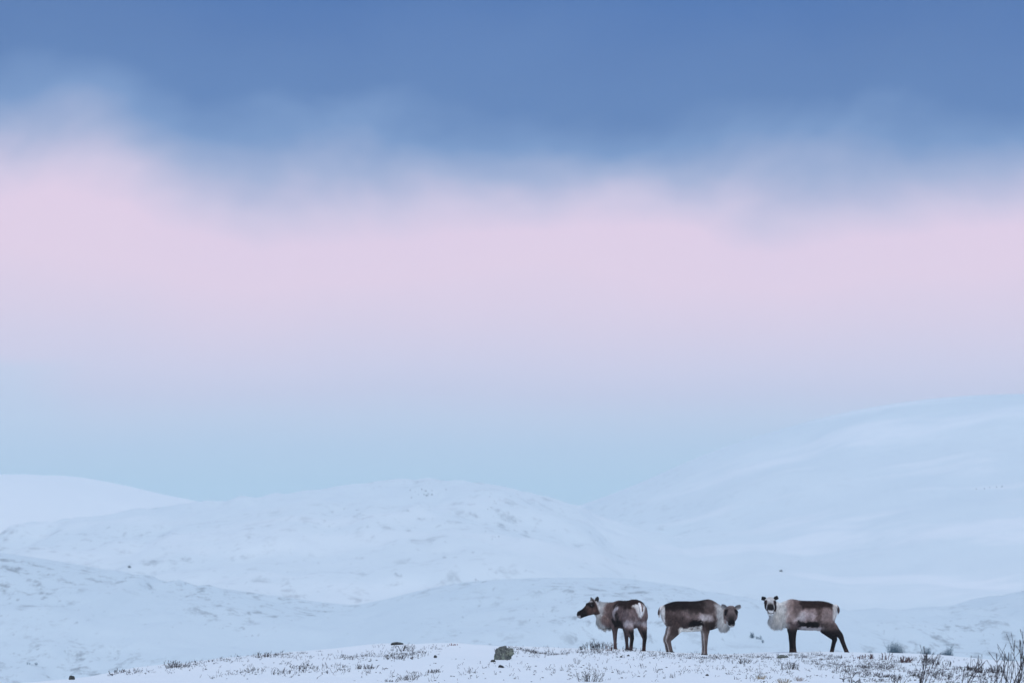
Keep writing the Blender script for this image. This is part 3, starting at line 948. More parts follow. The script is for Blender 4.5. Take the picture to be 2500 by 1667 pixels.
deer_right = build_reindeer(dict(
    seed=3, scale=(0.94, 0.960), at=(5.966, 100.0), heading=(-1, 0.0),
    # facing left: its left side (+y) is towards the camera
    legs=[hind((-0.33, 0.78), (-0.30, 0.57), (-0.565, 0.345), (-0.680, 0.07), (-0.700, 0.0), 0.13, 0.95),
          hind((-0.32, 0.78), (-0.27, 0.54), (-0.465, 0.290), (-0.415, 0.07), (-0.400, 0.0), -0.13, 0.92),
          fore((0.34, 0.74), (0.37, 0.48), (0.365, 0.29), (0.345, 0.07), (0.34, 0.0), 0.12),
          fore((0.35, 0.74), (0.40, 0.48), (0.405, 0.29), (0.402, 0.07), (0.402, 0.0), -0.12)],
    neck=[(0.38, 0, 0.77, 0.25, 0.18), (0.52, 0.01, 0.775, 0.24, 0.160), (0.64, 0.02, 0.80, 0.215, 0.135), (0.73, 0.03, 0.855, 0.165, 0.118), (0.80, 0.035, 0.94, 0.12, 0.105)],
    ruff=[((0.70, 0.04, 0.66), (0.135, 0.12, 0.15)), ((0.76, 0.05, 0.63), (0.10, 0.10, 0.12)), ((0.62, 0.0, 0.60), (0.12, 0.12, 0.10)), ((-0.135, 0, 0.445), (0.045, 0.03, 0.035))],
    head_at=(0.832, 0.06, 1.005), head_dir=(0.0, 0.92, -0.39), head_scale=0.99,
    # camera sees its left ear (+y of the head) at the frame's left or right depending on the turn
    ears=[dict(dir=(-0.10, 1.0, 0.42), face=(1, 0.15, 0.1), len=0.098, wid=0.080, cin=(0.03, 0.027, 0.027), cout=(0.10, 0.09, 0.09), tip=1.0),
          dict(dir=(-0.10, -1.0, 0.16), face=(1, -0.15, 0.1), len=0.098, wid=0.080, cin=(0.03, 0.027, 0.027), cout=(0.10, 0.09, 0.09), tip=1.0)],
    tail=[(-0.44, 0, 0.92, 0.02, 0.04), (-0.51, 0, 0.920, 0.027, 0.05), (-0.556, 0, 0.875, 0.028, 0.050), (-0.572, 0, 0.81, 0.025, 0.042), (-0.558, 0, 0.745, 0.010, 0.018)],
    tail_paint=lambda v: np.where((ss(-v[:, 0], 0.50, 0.525) * ss(v[:, 2], 0.75, 0.79))[:, None] > 0.5, np.array([[0.07, 0.045, 0.04]]), np.array([[0.72, 0.69, 0.66]])),
    paint=paint_pale, mane=mane_pale))
tag(deer_right, 'reindeer with white forehead, black ears and shaggy white neck, facing the camera', 'reindeer', 'reindeer on the snowy crest')


def mane_grey(T, PH, hm, P, N):
    return ss(T[:, 0], 0.54, 0.66) * (1 - hm) * (1 - ss(T[:, 2], 0.70, 0.95))


_f = np.array([-0.44, 0.898]); _l = np.array([-_f[1], _f[0]])


def to_local(wx, wy):
    v = np.array([wx, wy])
    return float(v @ _f), float(v @ _l)


_hp = to_local(-0.655, 0.46)
_n1 = to_local(-0.36, 0.46)
_n2 = to_local(-0.50, 0.475)
_n3 = to_local(-0.60, 0.47)
_hd = to_local(-0.91, -0.41)
_r1 = to_local(-0.475, 0.42)
_r2 = to_local(-0.55, 0.42)
_r3 = to_local(-0.38, 0.42)
deer_left = build_reindeer(dict(
    seed=5, scale=(0.95, 0.925), lift=(0.045, -0.03), at=(2.324, 100.0), heading=(-0.44, 0.898),
    legs=[hind((-0.33, 0.74), (-0.26, 0.56), (-0.42, 0.27), (-0.37, 0.07), (-0.35, 0.0), 0.150, 0.95),
          hind((-0.33, 0.74), (-0.26, 0.56), (-0.40, 0.27), (-0.37, 0.07), (-0.35, 0.0), -0.150, 0.95),
          fore((0.33, 0.70), (0.36, 0.46), (0.355, 0.28), (0.345, 0.07), (0.345, 0.0), 0.125),
          fore((0.33, 0.70), (0.33, 0.46), (0.30, 0.28), (0.27, 0.07), (0.265, 0.0), -0.105)],
    neck=[(0.38, 0, 0.73, 0.24, 0.18), (_n1[0], _n1[1], 0.735, 0.215, 0.150), (_n2[0], _n2[1], 0.775, 0.185, 0.125), (_n3[0], _n3[1], 0.83, 0.150, 0.108), (_hp[0], _hp[1], 0.885, 0.115, 0.092)],
    ruff=[((_r1[0], _r1[1], 0.575), (0.11, 0.11, 0.15)), ((_r2[0], _r2[1], 0.61), (0.085, 0.085, 0.14)), ((_r3[0], _r3[1], 0.55), (0.12, 0.12, 0.12))],
    head_at=(_hp[0], _hp[1], 0.915), head_dir=(_hd[0], _hd[1], -0.40), head_scale=1.03, stubs=True,
    ears=[dict(dir=(-0.25, 0.75, 0.75), face=(0.55, 0.7, -0.2), len=0.115, wid=0.080, cin=(0.06, 0.055, 0.055), cout=(0.05, 0.045, 0.045)),
          dict(dir=(-0.10, -0.85, 0.75), face=(0.8, -0.5, 0.1), len=0.105, wid=0.080, cin=(0.06, 0.055, 0.055), cout=(0.05, 0.048, 0.048))],
    tail=[(-0.49, 0, 0.925, 0.02, 0.035), (-0.545, 0, 0.89, 0.030, 0.045), (-0.575, 0, 0.82, 0.032, 0.040), (-0.578, 0, 0.75, 0.025, 0.026), (-0.570, 0, 0.69, 0.008, 0.008)],
    tail_paint=lambda v: np.where(((v[:, 1] < 0.012) * (v[:, 2] > 0.76) * (v[:, 1] > -0.03))[:, None], np.array([[0.13, 0.07, 0.055]]), np.array([[0.80, 0.78, 0.76]])),
    paint=paint_grey, mane=mane_grey))
tag(deer_left, 'reindeer seen from behind with white rump, its dark face in profile', 'reindeer', 'reindeer on the snowy crest')

# ------------------------------------------------------------------ stones, shrubs and heath
_YS = np.arange(42.0, 103.0, 0.4)


def at(px, py):
    """point of the tundra crest seen at a photograph pixel"""
    a, e = (px - 1250) * K, (EYE - py) * K
    g = ground_z(a * _YS, _YS) - e * _YS
    hit = np.nonzero(g >= 0)[0]
    Y = 101.3
    if len(hit):
        h = int(hit[0])
        Y = float(_YS[h]) if h == 0 else float(_YS[h - 1] + 0.4 * (-g[h - 1]) / (g[h] - g[h - 1]))
    X = a * Y
    return Vector((X, Y, float(ground_z(X, Y))))


def far_at(px, py):
    """nearest hillside point seen at a photograph pixel"""
    a, e = (px - 1250) * K, (EYE - py) * K
    best = None
    for zf, y0, y1 in HILLS:
        ys = np.linspace(y0, y1, 1500)
        g = zf(a * ys, ys) - e * ys
        hit = np.nonzero(g >= 0)[0]
        if len(hit) and (best is None or ys[hit[0]] < best):
            best = float(ys[hit[0]]); z = best * e
    if best is None:
        return None
    return Vector((a * best, best, z))


class Twigs:
    """thin tapered three-sided shoots gathered into one mesh"""
    def __init__(self):
        self.V, self.F, self.n = [], [], 0

    def shoot(self, pts, r0, r1, sides=3):
        m = len(pts)
        pts = np.array(pts, float)
        T = np.gradient(pts, axis=0)
        T /= np.linalg.norm(T, axis=1)[:, None] + 1e-9
        ref = np.array([0.3, 0.9, 0.2]) if abs(T[0][1]) < 0.8 else np.array([1.0, 0, 0])
        u = np.cross(T, ref); u /= np.linalg.norm(u, axis=1)[:, None]
        v = np.cross(T, u)
        th = np.arange(sides) * 2 * np.pi / sides
        rr = np.linspace(r0, r1, m)
        for i in range(m):
            self.V.append(pts[i] + (np.outer(np.cos(th), u[i]) + np.outer(np.sin(th), v[i])) * rr[i])
        for i in range(m - 1):
            a = self.n + i * sides
            for j in range(sides):
                self.F.append((a + j, a + (j + 1) % sides, a + sides + (j + 1) % sides, a + sides + j))
        self.n += m * sides

    def bud(self, p, d, r, l):
        d = np.array(d) / (np.linalg.norm(d) + 1e-9)
        self.shoot([p - d * l * 0.5, p, p + d * l * 0.6], r * 0.5, r * 0.4, 3)

    def mesh(self, name):
        return mesh_np(name, np.concatenate(self.V), self.F, False)


def grow(tw, rng, p, d, length, r, depth, curl=0.25, buds=True, up=0.25, fork=(2, 4), sides=3):
    n = 6 if depth > 0 else 4
    pts = [np.array(p, float)]
    d = np.array(d, float)
    for i in range(n):
        d = d + rng.normal(0, curl, 3) * 0.55 + np.array([0, 0, up * 0.35])
        d /= np.linalg.norm(d)
        pts.append(pts[-1] + d * length / n)
    tw.shoot(pts, r, r * 0.45, sides)
    if buds:
        tw.bud(pts[-1], d, r * 1.7, length * 0.10 + 0.012)
    if depth > 0:
        for k in range(rng.integers(*fork)):
            i = rng.integers(1, n)
            t = pts[i + 1] - pts[i - 1]
            t /= np.linalg.norm(t)
            s = rng.normal(0, 1, 3); s -= t * (s @ t); s /= np.linalg.norm(s)
            grow(tw, rng, pts[i], t * 0.75 + s * 0.65, length * rng.uniform(0.28, 0.55), r * 0.62, depth - 1, curl, buds, up, fork, sides)


def shrub(seed, stems, height, spread, lean=(0, 0), r=0.005, depth=2, curl=0.25, up=0.25, fork=(2, 4), base=0.05):
    rng = np.random.default_rng(seed)
    tw = Twigs()
    for i in range(stems):
        a = rng.uniform(0, 2 * np.pi)
        q = rng.uniform(0.2, 1) * spread
        d = (math.cos(a) * q + lean[0], math.sin(a) * q + lean[1], 1.0)
        ln = height * rng.uniform(0.6, 1.05)
        foot = (math.cos(a) * base * rng.random(), math.sin(a) * base * rng.random(), -0.03)
        tw.shoot([(0, 0, -0.035), (foot[0] * 0.5, foot[1] * 0.5, -0.03), (foot[0], foot[1], -0.022)], r, r)      # creeping root stock
        grow(tw, rng, foot, d, ln, r * rng.uniform(0.75, 1.1), depth, curl, True, up, fork)
    return tw.mesh('shrub')


def bark(name, c):
    return plain_material(name, c, 0.85, 0.1, 0.35, 40.0)


BARK = bark('dark_birch_bark', (0.055, 0.046, 0.048))
RED_BARK = bark('reddish_heath_stem', (0.085, 0.036, 0.034))
STRAW = bark('dry_straw', (0.30, 0.225, 0.13))
HAZE_BLUE_BARK = bark('willow_thicket', (0.05, 0.095, 0.13))  # blue of the distant haze painted into the stem colour

# --- boulders and stones


def rock_mesh(seed, sx, sy, sz, res=22, rough=0.16, peak=(0, 0), crisp=0.10):
    rng = np.random.default_rng(seed)
    o = rng.uniform(0, 50, 3)
    V, F = [], []
    rows, seg = res // 2, res
    for i in range(rows + 1):
        a = math.pi * (0.001 + 0.998 * i / rows)
        for j in range(seg):
            t = 2 * math.pi * j / seg
            p = np.array([math.sin(a) * math.cos(t), math.sin(a) * math.sin(t), math.cos(a)])
            V.append(p)
    V = np.array(V)
    n = rough * 2 * (fbm(V[:, 0] * 1.7 + o[0], V[:, 2] * 1.7 + V[:, 1] * 1.3 + o[1], seed, 3) + fbm(V[:, 1] * 1.7 + o[2], V[:, 2] * 1.2 - V[:, 0] + o[0], seed + 5, 3))
    n += crisp * np.round(2.5 * fbm(V[:, 0] * 3 + o[1], V[:, 2] * 3 + V[:, 1] * 2 + o[2], seed + 8, 2)) / 2.5
    V = V * (1 + n)[:, None]
    V[:, 0] += peak[0] * np.maximum(V[:, 2], 0); V[:, 1] += peak[1] * np.maximum(V[:, 2], 0)
    V = V * np.array([sx, sy, sz]) * 0.5
    for i in range(rows):
        for j in range(seg):
            F.append((i * seg + j, (i + 1) * seg + j, (i + 1) * seg + (j + 1) % seg, i * seg + (j + 1) % seg))
    return mesh_np('rock', V, F, False)


def rock_material(name, base, lichen, scale=9.0):
    m, nt, p = material(name)
    tcn = nt.n('ShaderNodeTexCoord')
    P = tcn.outputs['Object']
    c = nt.mix(nt.rng(nt.noise(P, scale, 5, 0.65), 0.40, 0.62), base + (1,), lichen + (1,))
    c = nt.mix(nt.rng(nt.noise(P, scale * 3.2, 4, 0.6), 0.52, 0.66), c, (base[0] * 0.35, base[1] * 0.36, base[2] * 0.36, 1))
    c = nt.mix(nt.rng(nt.noise(P, scale * 2.1, 3, 0.6, 1.0), 0.62, 0.70), c, (0.30, 0.31, 0.27, 1))
    nt.link(c, p.inputs['Base Color'])
    p.inputs['Roughness'].default_value = 0.9
    p.inputs['Specular IOR Level'].default_value = 0.1
    b = nt.n('ShaderNodeBump'); b.inputs['Distance'].default_value = 0.02; b.inputs['Strength'].default_value = 0.8
    nt.link(nt.noise(P, scale * 4, 5, 0.65), b.inputs['Height'])
    nt.link(b.outputs[0], p.inputs['Normal'])
    return m


LICHEN = rock_material('lichen_rock', (0.11, 0.118, 0.112), (0.20, 0.225, 0.18))
DARK_ROCK = rock_material('dark_rock', (0.045, 0.045, 0.045), (0.08, 0.085, 0.075))
FAR_ROCK = rock_material('pale_far_rock', (0.16, 0.165, 0.17), (0.28, 0.29, 0.30), 1.5)  # mid-grey, paler than the near stones

p = at(1229, 1609)
o = link('boulder', rock_mesh(4, 0.245, 0.23, 0.27, 34, 0.20, (0.05, 0.05), 0.20), LICHEN)
o.location = p + Vector((0, 0.08, 0.035)); o.rotation_euler = (0, 0, 0.6)
tag(o, 'grey-green lichen covered boulder standing alone in the snow', 'boulder')
STONES = [(1204, 1614, 0.07, 0.03, 'small dark pebble lying beside the lichen boulder'),
          (1908, 1604, 0.27, 0.05, 'flat grey stone in the snow under the white-necked reindeer'),
          (970, 1572, 0.26, 0.05, 'thin flat dark stone on the crest skyline'),
          (1223, 1628, 0.075, 0.035, 'small dark stone on the snow below the lichen boulder'),
          (1516, 1603, 0.05, 0.025, 'one of two small dark stones below the reindeer seen from behind'),
          (1533, 1600, 0.05, 0.025, 'one of two small dark stones below the reindeer seen from behind'),
          (178, 1657, 0.10, 0.05, 'small dark stone where the crest meets the bottom left'),
          (1063, 1604, 0.05, 0.04, 'round dark stone on the snow drift beside the boulder'),
          (1725, 1648, 0.045, 0.02, 'small dark stone low in the snow below the middle reindeer'),
          (2230, 1648, 0.04, 0.02, 'small dark stone among the heath twigs at the lower right')]
for i, (px, py, wd, hh, lab) in enumerate(STONES):
    p = at(px, py)
    o = link('stone', rock_mesh(20 + i, wd, wd * 0.8, hh * 1.6, 18, 0.14), DARK_ROCK if i != 1 else LICHEN)
    o.location = p + Vector((0, 0, hh * 0.25)); o.rotation_euler = (0, 0, i * 1.3)
    tag(o, lab, 'stone', 'paired stones' if lab.startswith('one of') else None)

# --- individual shrubs: px, py of the foot, mesh, material, label, category
SH = [
    ('dwarf_birch', 2452, 1684, shrub(1, 5, 0.60, 0.24, (0.30, 0.0), 0.0085, 1, 0.12, 0.25, (4, 7), 0.10), BARK, 'tallest dwarf birch with bare forked stems at the bottom right corner', 'shrub'),
    ('dwarf_birch', 2478, 1690, shrub(2, 4, 0.56, 0.30, (0.42, 0.0), 0.0085, 1, 0.13, 0.22, (4, 7), 0.10), BARK, 'leaning dwarf birch at the right edge beside the tallest one', 'shrub'),
    ('dwarf_birch', 2244, 1672, shrub(3, 6, 0.40, 0.22, (0.32, 0.0), 0.0062, 1, 0.16, 0.25, (2, 4), 0.08), BARK, 'slim bare dwarf birch leaning right at the bottom edge', 'shrub'),
    ('dwarf_birch', 2352, 1672, shrub(4, 5, 0.32, 0.30, (0.42, 0.0), 0.0070, 1, 0.2, 0.15, (2, 4), 0.06), BARK, 'short thick-stemmed dwarf birch at the bottom edge left of the tallest', 'shrub'),
    ('dwarf_birch', 2410, 1668, shrub(5, 9, 0.15, 0.7, (0.1, 0), 0.0045, 2, 0.22, 0.2, (2, 4), 0.10), BARK, 'low twiggy birch scrub just left of the tallest dwarf birch', 'shrub'),
    ('dwarf_birch', 2194, 1668, shrub(6, 7, 0.16, 0.6, (0.2, 0), 0.0042, 1, 0.22, 0.2, (2, 4), 0.08), BARK, 'low sparse birch sprig at the bottom edge beside the slim leaning birch', 'shrub'),
    ('willow_shrub', 2365, 1634, shrub(7, 14, 0.10, 0.7, (0.05, 0), 0.0055, 2, 0.22, 0.25, (2, 4), 0.10), BARK, 'dense little willow with dark twigs and one long bare shoot', 'shrub'),
    ('willow_shrub', 2393, 1641, shrub(8, 16, 0.10, 0.8, (0.05, 0), 0.0055, 2, 0.22, 0.25, (2, 4), 0.11), BARK, 'dense dark willow tuft on a small snow bank, two thin tall shoots', 'shrub'),
    ('willow_shrub', 2425, 1641, shrub(9, 16, 0.13, 0.8, (0, 0), 0.0048, 2, 0.25, 0.2, (2, 4), 0.14), BARK, 'wide twiggy willow behind the tallest dwarf birch', 'shrub'),
    ('heather', 2098, 1607, shrub(10, 9, 0.10, 0.6, (0.25, 0), 0.0060, 1, 0.2, 0.3, (2, 4), 0.10), RED_BARK, 'leftmost of the small red-stemmed heathers on the right of the crest', 'shrub'),
    ('heather', 2122, 1607, shrub(11, 9, 0.11, 0.6, (0.35, 0), 0.0062, 1, 0.2, 0.3, (2, 4), 0.10), RED_BARK, 'second red-stemmed heather from the reindeer with black ears', 'shrub'),
    ('heather', 2162, 1609, shrub(12, 9, 0.13, 0.5, (0.1, 0), 0.0062, 1, 0.2, 0.3, (2, 4), 0.07), RED_BARK, 'upright red-stemmed heather below the far dark thicket', 'shrub'),
    ('heather', 2202, 1615, shrub(13, 16, 0.12, 0.9, (0.1, 0), 0.0060, 2, 0.22, 0.25, (2, 4), 0.14), RED_BARK, 'widest red-brown heather clump on the right of the crest', 'shrub'),
    ('heather', 2266, 1619, shrub(14, 14, 0.13, 0.7, (0.1, 0), 0.0055, 2, 0.22, 0.3, (2, 4), 0.13), BARK, 'dark heather clump with one tall shoot above the slim leaning birch', 'shrub'),
    ('heather', 2288, 1621, shrub(15, 10, 0.10, 0.7, (0, 0), 0.0055, 1, 0.22, 0.3, (2, 4), 0.10), BARK, 'small dark heather right next to the clump with the tall shoot', 'shrub'),
    ('heather', 2310, 1623, shrub(16, 7, 0.10, 0.5, (0.2, 0), 0.0055, 1, 0.22, 0.3, (2, 4), 0.06), BARK, 'little leaning heather sprig above the snow bank at right', 'shrub'),
    ('crooked_branch', 2076, 1664, shrub(17, 8, 0.20, 1.6, (0, 0), 0.0080, 2, 0.75, 0.02, (2, 4), 0.12), BARK, 'crooked curly dark branches lying on the snow at the bottom', 'branch'),
    ('heather', 1443, 1585, shrub(18, 14, 0.22, 0.5, (0.15, 0), 0.0062, 1, 0.15, 0.3, (2, 4), 0.14), BARK, 'tallest dark heather right in front of the leftmost reindeer', 'shrub'),
    ('heather', 1461, 1586, shrub(19, 14, 0.20, 0.6, (0.25, 0), 0.0060, 1, 0.15, 0.3, (2, 4), 0.13), BARK, 'leaning dark heather touching a front hoof of the leftmost reindeer', 'shrub'),
    ('heather', 1490, 1587, shrub(20, 12, 0.17, 0.6, (0.2, 0), 0.0060, 1, 0.15, 0.3, (2, 4), 0.14), RED_BARK, 'reddish heather at the front feet of the leftmost reindeer', 'shrub'),
    ('heather', 1420, 1585, shrub(21, 8, 0.12, 0.5, (0.1, 0), 0.0055, 1, 0.15, 0.3, (2, 4), 0.08), BARK, 'small heather sprig under the chest of the leftmost reindeer', 'shrub'),
    ('heather', 1540, 1589, shrub(22, 13, 0.11, 0.8, (0.1, 0), 0.0055, 1, 0.15, 0.25, (2, 4), 0.22), BARK, 'low heather between the hind feet of the leftmost reindeer', 'shrub'),
    ('dry_shrub', 1440, 1662, shrub(23, 22, 0.16, 1.1, (0.05, 0), 0.0030, 1, 0.18, 0.2, (3, 5), 0.15), BARK, 'sparse fan-shaped bare shrub at the bottom below the leftmost reindeer', 'shrub'),
    ('dry_shrub', 1408, 1618, shrub(24, 11, 0.12, 1.2, (0.1, 0), 0.0026, 0, 0.15, 0.15, (2, 4), 0.05), BARK, 'thin fan of bare twigs left of the paired stones', 'shrub'),
    ('dry_shrub', 1147, 1640, shrub(25, 10, 0.12, 1.1, (0.0, 0), 0.0024, 0, 0.15, 0.15, (2, 4), 0.05), BARK, 'thin fan of bare twigs below and left of the boulder', 'shrub'),
    ('dry_shrub', 1926, 1632, shrub(26, 22, 0.14, 1.0, (0.1, 0), 0.0042, 1, 0.2, 0.2, (3, 5), 0.14), BARK, 'round twiggy shrub below the flat grey stone', 'shrub'),
    ('dry_shrub', 1810, 1618, shrub(27, 22, 0.12, 1.1, (0.1, 0), 0.0042, 1, 0.2, 0.2, (3, 5), 0.22), BARK, 'wide twiggy shrub on the snow between the middle and right reindeer', 'shrub'),
    ('dry_shrub', 982, 1587, shrub(28, 18, 0.13, 0.9, (0.2, 0), 0.0045, 1, 0.2, 0.2, (3, 5), 0.18), BARK, 'bristly heather clump on the crest left of the boulder', 'shrub'),
    ('dry_shrub', 977, 1607, shrub(29, 20, 0.11, 1.2, (0.1, 0), 0.0045, 1, 0.2, 0.1, (3, 5), 0.18), BARK, 'flattened dark heather below the bristly clump left of the boulder', 'shrub'),
    ('dry_shrub', 902, 1631, shrub(30, 18, 0.10, 1.6, (0.4, 0), 0.0050, 1, 0.2, 0.05, (3, 5), 0.16), BARK, 'flat dark twig clump in the open snow, larger of two left of the boulder', 'shrub'),
    ('dry_shrub', 1060, 1640, shrub(31, 14, 0.08, 1.6, (0.5, 0), 0.0050, 1, 0.2, 0.05, (3, 5), 0.10), BARK, 'flat dark twig clump in the open snow, smaller of two left of the boulder', 'shrub'),
    ('dry_shrub', 660, 1600, shrub(32, 22, 0.09, 1.2, (0.3, 0), 0.0050, 1, 0.2, 0.1, (3, 5), 0.28), BARK, 'dark heather mat on the crest line left of centre', 'shrub'),
    ('dry_shrub', 300, 1640, shrub(33, 22, 0.09, 1.2, (0.4, 0), 0.0055, 1, 0.2, 0.05, (3, 5), 0.30), BARK, 'farthest left heather mat on the low end of the crest', 'shrub'),
    ('dry_shrub', 440, 1626, shrub(34, 24, 0.13, 0.9, (0.4, 0), 0.0050, 1, 0.2, 0.1, (3, 5), 0.30), BARK, 'bristly heather strip where the crest starts to fall left', 'shrub'),
    ('red_leaf_plant', 1107, 1574, shrub(35, 12, 0.07, 1.6, (0, 0), 0.011, 0, 0.3, 0.0, (2, 4), 0.08), plain_material('red_leaf', (0.16, 0.03, 0.028), 0.8, 0.1), 'small dark red plant on the skyline left of the boulder', 'plant'),
    ('grass_tuft', 1857, 1656, shrub(36, 46, 0.075, 0.9, (0, 0), 0.0028, 0, 0.12, 0.1, (2, 4), 0.035), STRAW, 'dry straw-coloured grass tuft, leftmost of three at the bottom', 'grass tuft'),
    ('grass_tuft', 1912, 1668, shrub(37, 46, 0.095, 0.9, (0, 0), 0.0028, 0, 0.12, 0.1, (2, 4), 0.045), STRAW, 'dry straw-coloured grass tuft, middle of three, cut by the bottom edge', 'grass tuft'),
    ('grass_tuft', 1948, 1660, shrub(38, 40, 0.085, 0.9, (0.1, 0), 0.0026, 0, 0.12, 0.1, (2, 4), 0.045), bark('pale_straw', (0.26, 0.20, 0.17)), 'pale pinkish grass tuft, rightmost of three at the bottom', 'grass tuft'),
]
for name, px, py, me, mat, lab, cat in SH:
    o = link(name, me, mat)
    o.location = at(px, py)
    tag(o, lab, cat, 'shrubs poking through the snow' if cat == 'shrub' else None)
# long single shoots of the willows
rngs = np.random.default_rng(77)
for nm, px, py, hs_ in (('willow_shoot', 2366, 1634, 0.20), ('willow_shoot', 2396, 1640, 0.24), ('willow_shoot', 2390, 1640, 0.20)):
    tw = Twigs()
    grow(tw, rngs, (0, 0, -0.02), (rngs.uniform(-0.25, 0.15), 0, 1), hs_, 0.0045, 1, 0.06, True, 0.3, (2, 3))
    o = link(nm, tw.mesh(nm), BARK); o.location = at(px, py)
    tag(o, 'thin tall bare willow shoot rising beside the dense willow tufts at right', 'shrub', 'single willow shoots')

# --- countable small heath tufts: shared meshes, one object each
TUFT = [shrub(60 + i, 9 + i % 4, 0.075 + 0.015 * (i % 3), 0.9, (0.25 * ((i % 3) - 0.6), 0), 0.0034, 1, 0.2, 0.2, (1, 3), 0.08) for i in range(7)]
rt = np.random.default_rng(5)
LINES = [((1240, 1578), (1345, 1599), 22), ((1345, 1597), (1480, 1588), 12), ((1560, 1592), (1660, 1598), 12), ((1660, 1603), (1790, 1608), 14), ((1730, 1602), (1900, 1604), 16), ((1900, 1597), (2040, 1600), 16),
         ((1960, 1612), (2060, 1606), 12), ((1990, 1622), (2140, 1628), 14), ((2100, 1620), (2230, 1640), 16), ((2080, 1640), (2200, 1655), 12), ((2280, 1630), (2345, 1632), 9), ((2120, 1660), (2180, 1665), 6), ((2290, 1650), (2330, 1662), 6),
         ((840, 1606), (960, 1597), 9), ((960, 1597), (1090, 1588), 7), ((470, 1620), (560, 1608), 5), ((560, 1607), (800, 1590), 7), ((700, 1640), (830, 1622), 5), ((500, 1655), (640, 1634), 4), ((930, 1662), (1010, 1657), 6), ((270, 1645), (350, 1638), 5)]
WHERE = ['row running down from the boulder to the right', "row leading to the leftmost reindeer's feet",
         'fringe between the leftmost and middle reindeer', "strip just below the middle reindeer's feet",
         'band of heath between the middle and right reindeer',
         'strip at the feet of the right reindeer', "patch below the right reindeer's hind feet",
         'strip below the flat grey stone, towards the red heathers',
         'patch below the red-stemmed heathers',
         'patch beside the crooked branches',
         'spot above the snow bank at right',
         'bottom edge left of the slim leaning birch',
         'bottom edge right of the slim leaning birch',
         'strip left of the flattened heather',
         'strip from the flattened heather to the boulder drift',
         'strip just right of the bristly crest-end heather',
         'skyline strip around the dark heather mat',
         'open snow strip below the skyline mat',
         'lowest strip at the bottom left of centre',
         'bottom edge below the flat twig clumps',
         'low end of the crest beside the farthest left mat']
for (a0, a1, n), wh in zip(LINES, WHERE):
    for q in range(n):
        t = (q + rt.random()) / n
        px = a0[0] + (a1[0] - a0[0]) * t + rt.normal(0, 3); py = a0[1] + (a1[1] - a0[1]) * t + rt.normal(0, 2.2)
        p = at(px, py)
        me = TUFT[int(rt.integers(0, 7))]
        o = link('heath_tuft', me, BARK)
        o.location = p - Vector((0, 0, 0.01)); o.rotation_euler = (0, 0, rt.uniform(0, 6.28))
        s_ = rt.uniform(0.45, 1.0); o.scale = (s_ * 1.2, s_ * 1.2, s_)
        tag(o, 'small dark heath tuft in the ' + wh, 'heath tuft', 'small heath tufts on the crest')

# --- uncountable stubble of twigs and grit
PATCH = [(1300, 1590, 70, 10, 260), (1450, 1592, 90, 8, 260), (1620, 1596, 80, 8, 220), (1760, 1606, 130, 10, 420), (1950, 1602, 120, 9, 360), (2010, 1618, 120, 14, 420), (2150, 1622, 130, 14, 640),
         (2180, 1645, 140, 16, 620), (2080, 1640, 90, 14, 320), (2300, 1640, 90, 16, 320), (2400, 1650, 80, 16, 380), (2230, 1612, 80, 8, 200), (900, 1603, 120, 7, 260), (980, 1592, 90, 8, 220), (1000, 1578, 90, 4, 100),
         (660, 1600, 150, 5, 200), (520, 1613, 80, 5, 140), (440, 1627, 60, 6, 160), (330, 1640, 80, 4, 100), (780, 1628, 140, 14, 260), (640, 1640, 160, 12, 220), (1000, 1650, 150, 12, 160), (1440, 1640, 160, 20, 170),
         (1700, 1635, 200, 20, 200), (1880, 1640, 120, 18, 220), (1250, 1630, 200, 22, 130), (1560, 1605, 120, 8, 140)]
tw = Twigs()
grit = []
for (cx, cy, rx, ry, n) in PATCH:
    for q in range(int(n * 0.62)):
        px = cx + rt.normal(0, 0.55) * rx; py = cy + rt.normal(0, 0.55) * ry
        if fbm(np.array(px / 22.0), np.array(py / 6.0), 91, 3) < -0.12:
            continue
        p = np.array(at(px, min(py, 1690)))
        if rt.random() < 0.16:
            grit.append(p); continue
        for s_ in range(int(rt.integers(1, 4))):
            d = np.array([rt.normal(0.1, 0.55), rt.normal(0, 0.5), 1.0])
            d /= np.linalg.norm(d)
            ln = rt.uniform(0.018, 0.062)
            q0 = p + np.array([rt.normal(0, 0.02), rt.normal(0, 0.02), -0.01])
            tw.shoot([q0, q0 + d * ln * 0.55 + rt.normal(0, 0.004, 3), q0 + d * ln + rt.normal(0, 0.01, 3)], 0.0028, 0.0018)
o = link('heath_stubble', tw.mesh('heath_stubble'), BARK)
tag(o, 'fine dark heath stubble showing through the thin snow', kind='stuff')
gm = rock_mesh(91, 1, 1, 1, 8, 0.15)
gv = np.array([v.co[:] for v in gm.vertices]); gf = [tuple(f_.vertices) for f_ in gm.polygons]
for q in range(110):
    grit.append(np.array(at(rt.uniform(900, 2400), rt.uniform(1605, 1666))))
GV, GF = [], []
for i, p in enumerate(grit):
    b = i * len(gv)
    GV.append(gv * rt.uniform(0.012, 0.034) * np.array([1.2, 1, 0.6]) + p)
    GF.extend([tuple(b + q for q in f_) for f_ in gf])
o = link('grit', mesh_np('grit', np.concatenate(GV), GF, False), DARK_ROCK)
tag(o, 'scattered dark grit and crumbs of lichen on the snow', kind='stuff')

# --- thickets far behind the crest and rocks on the hillsides


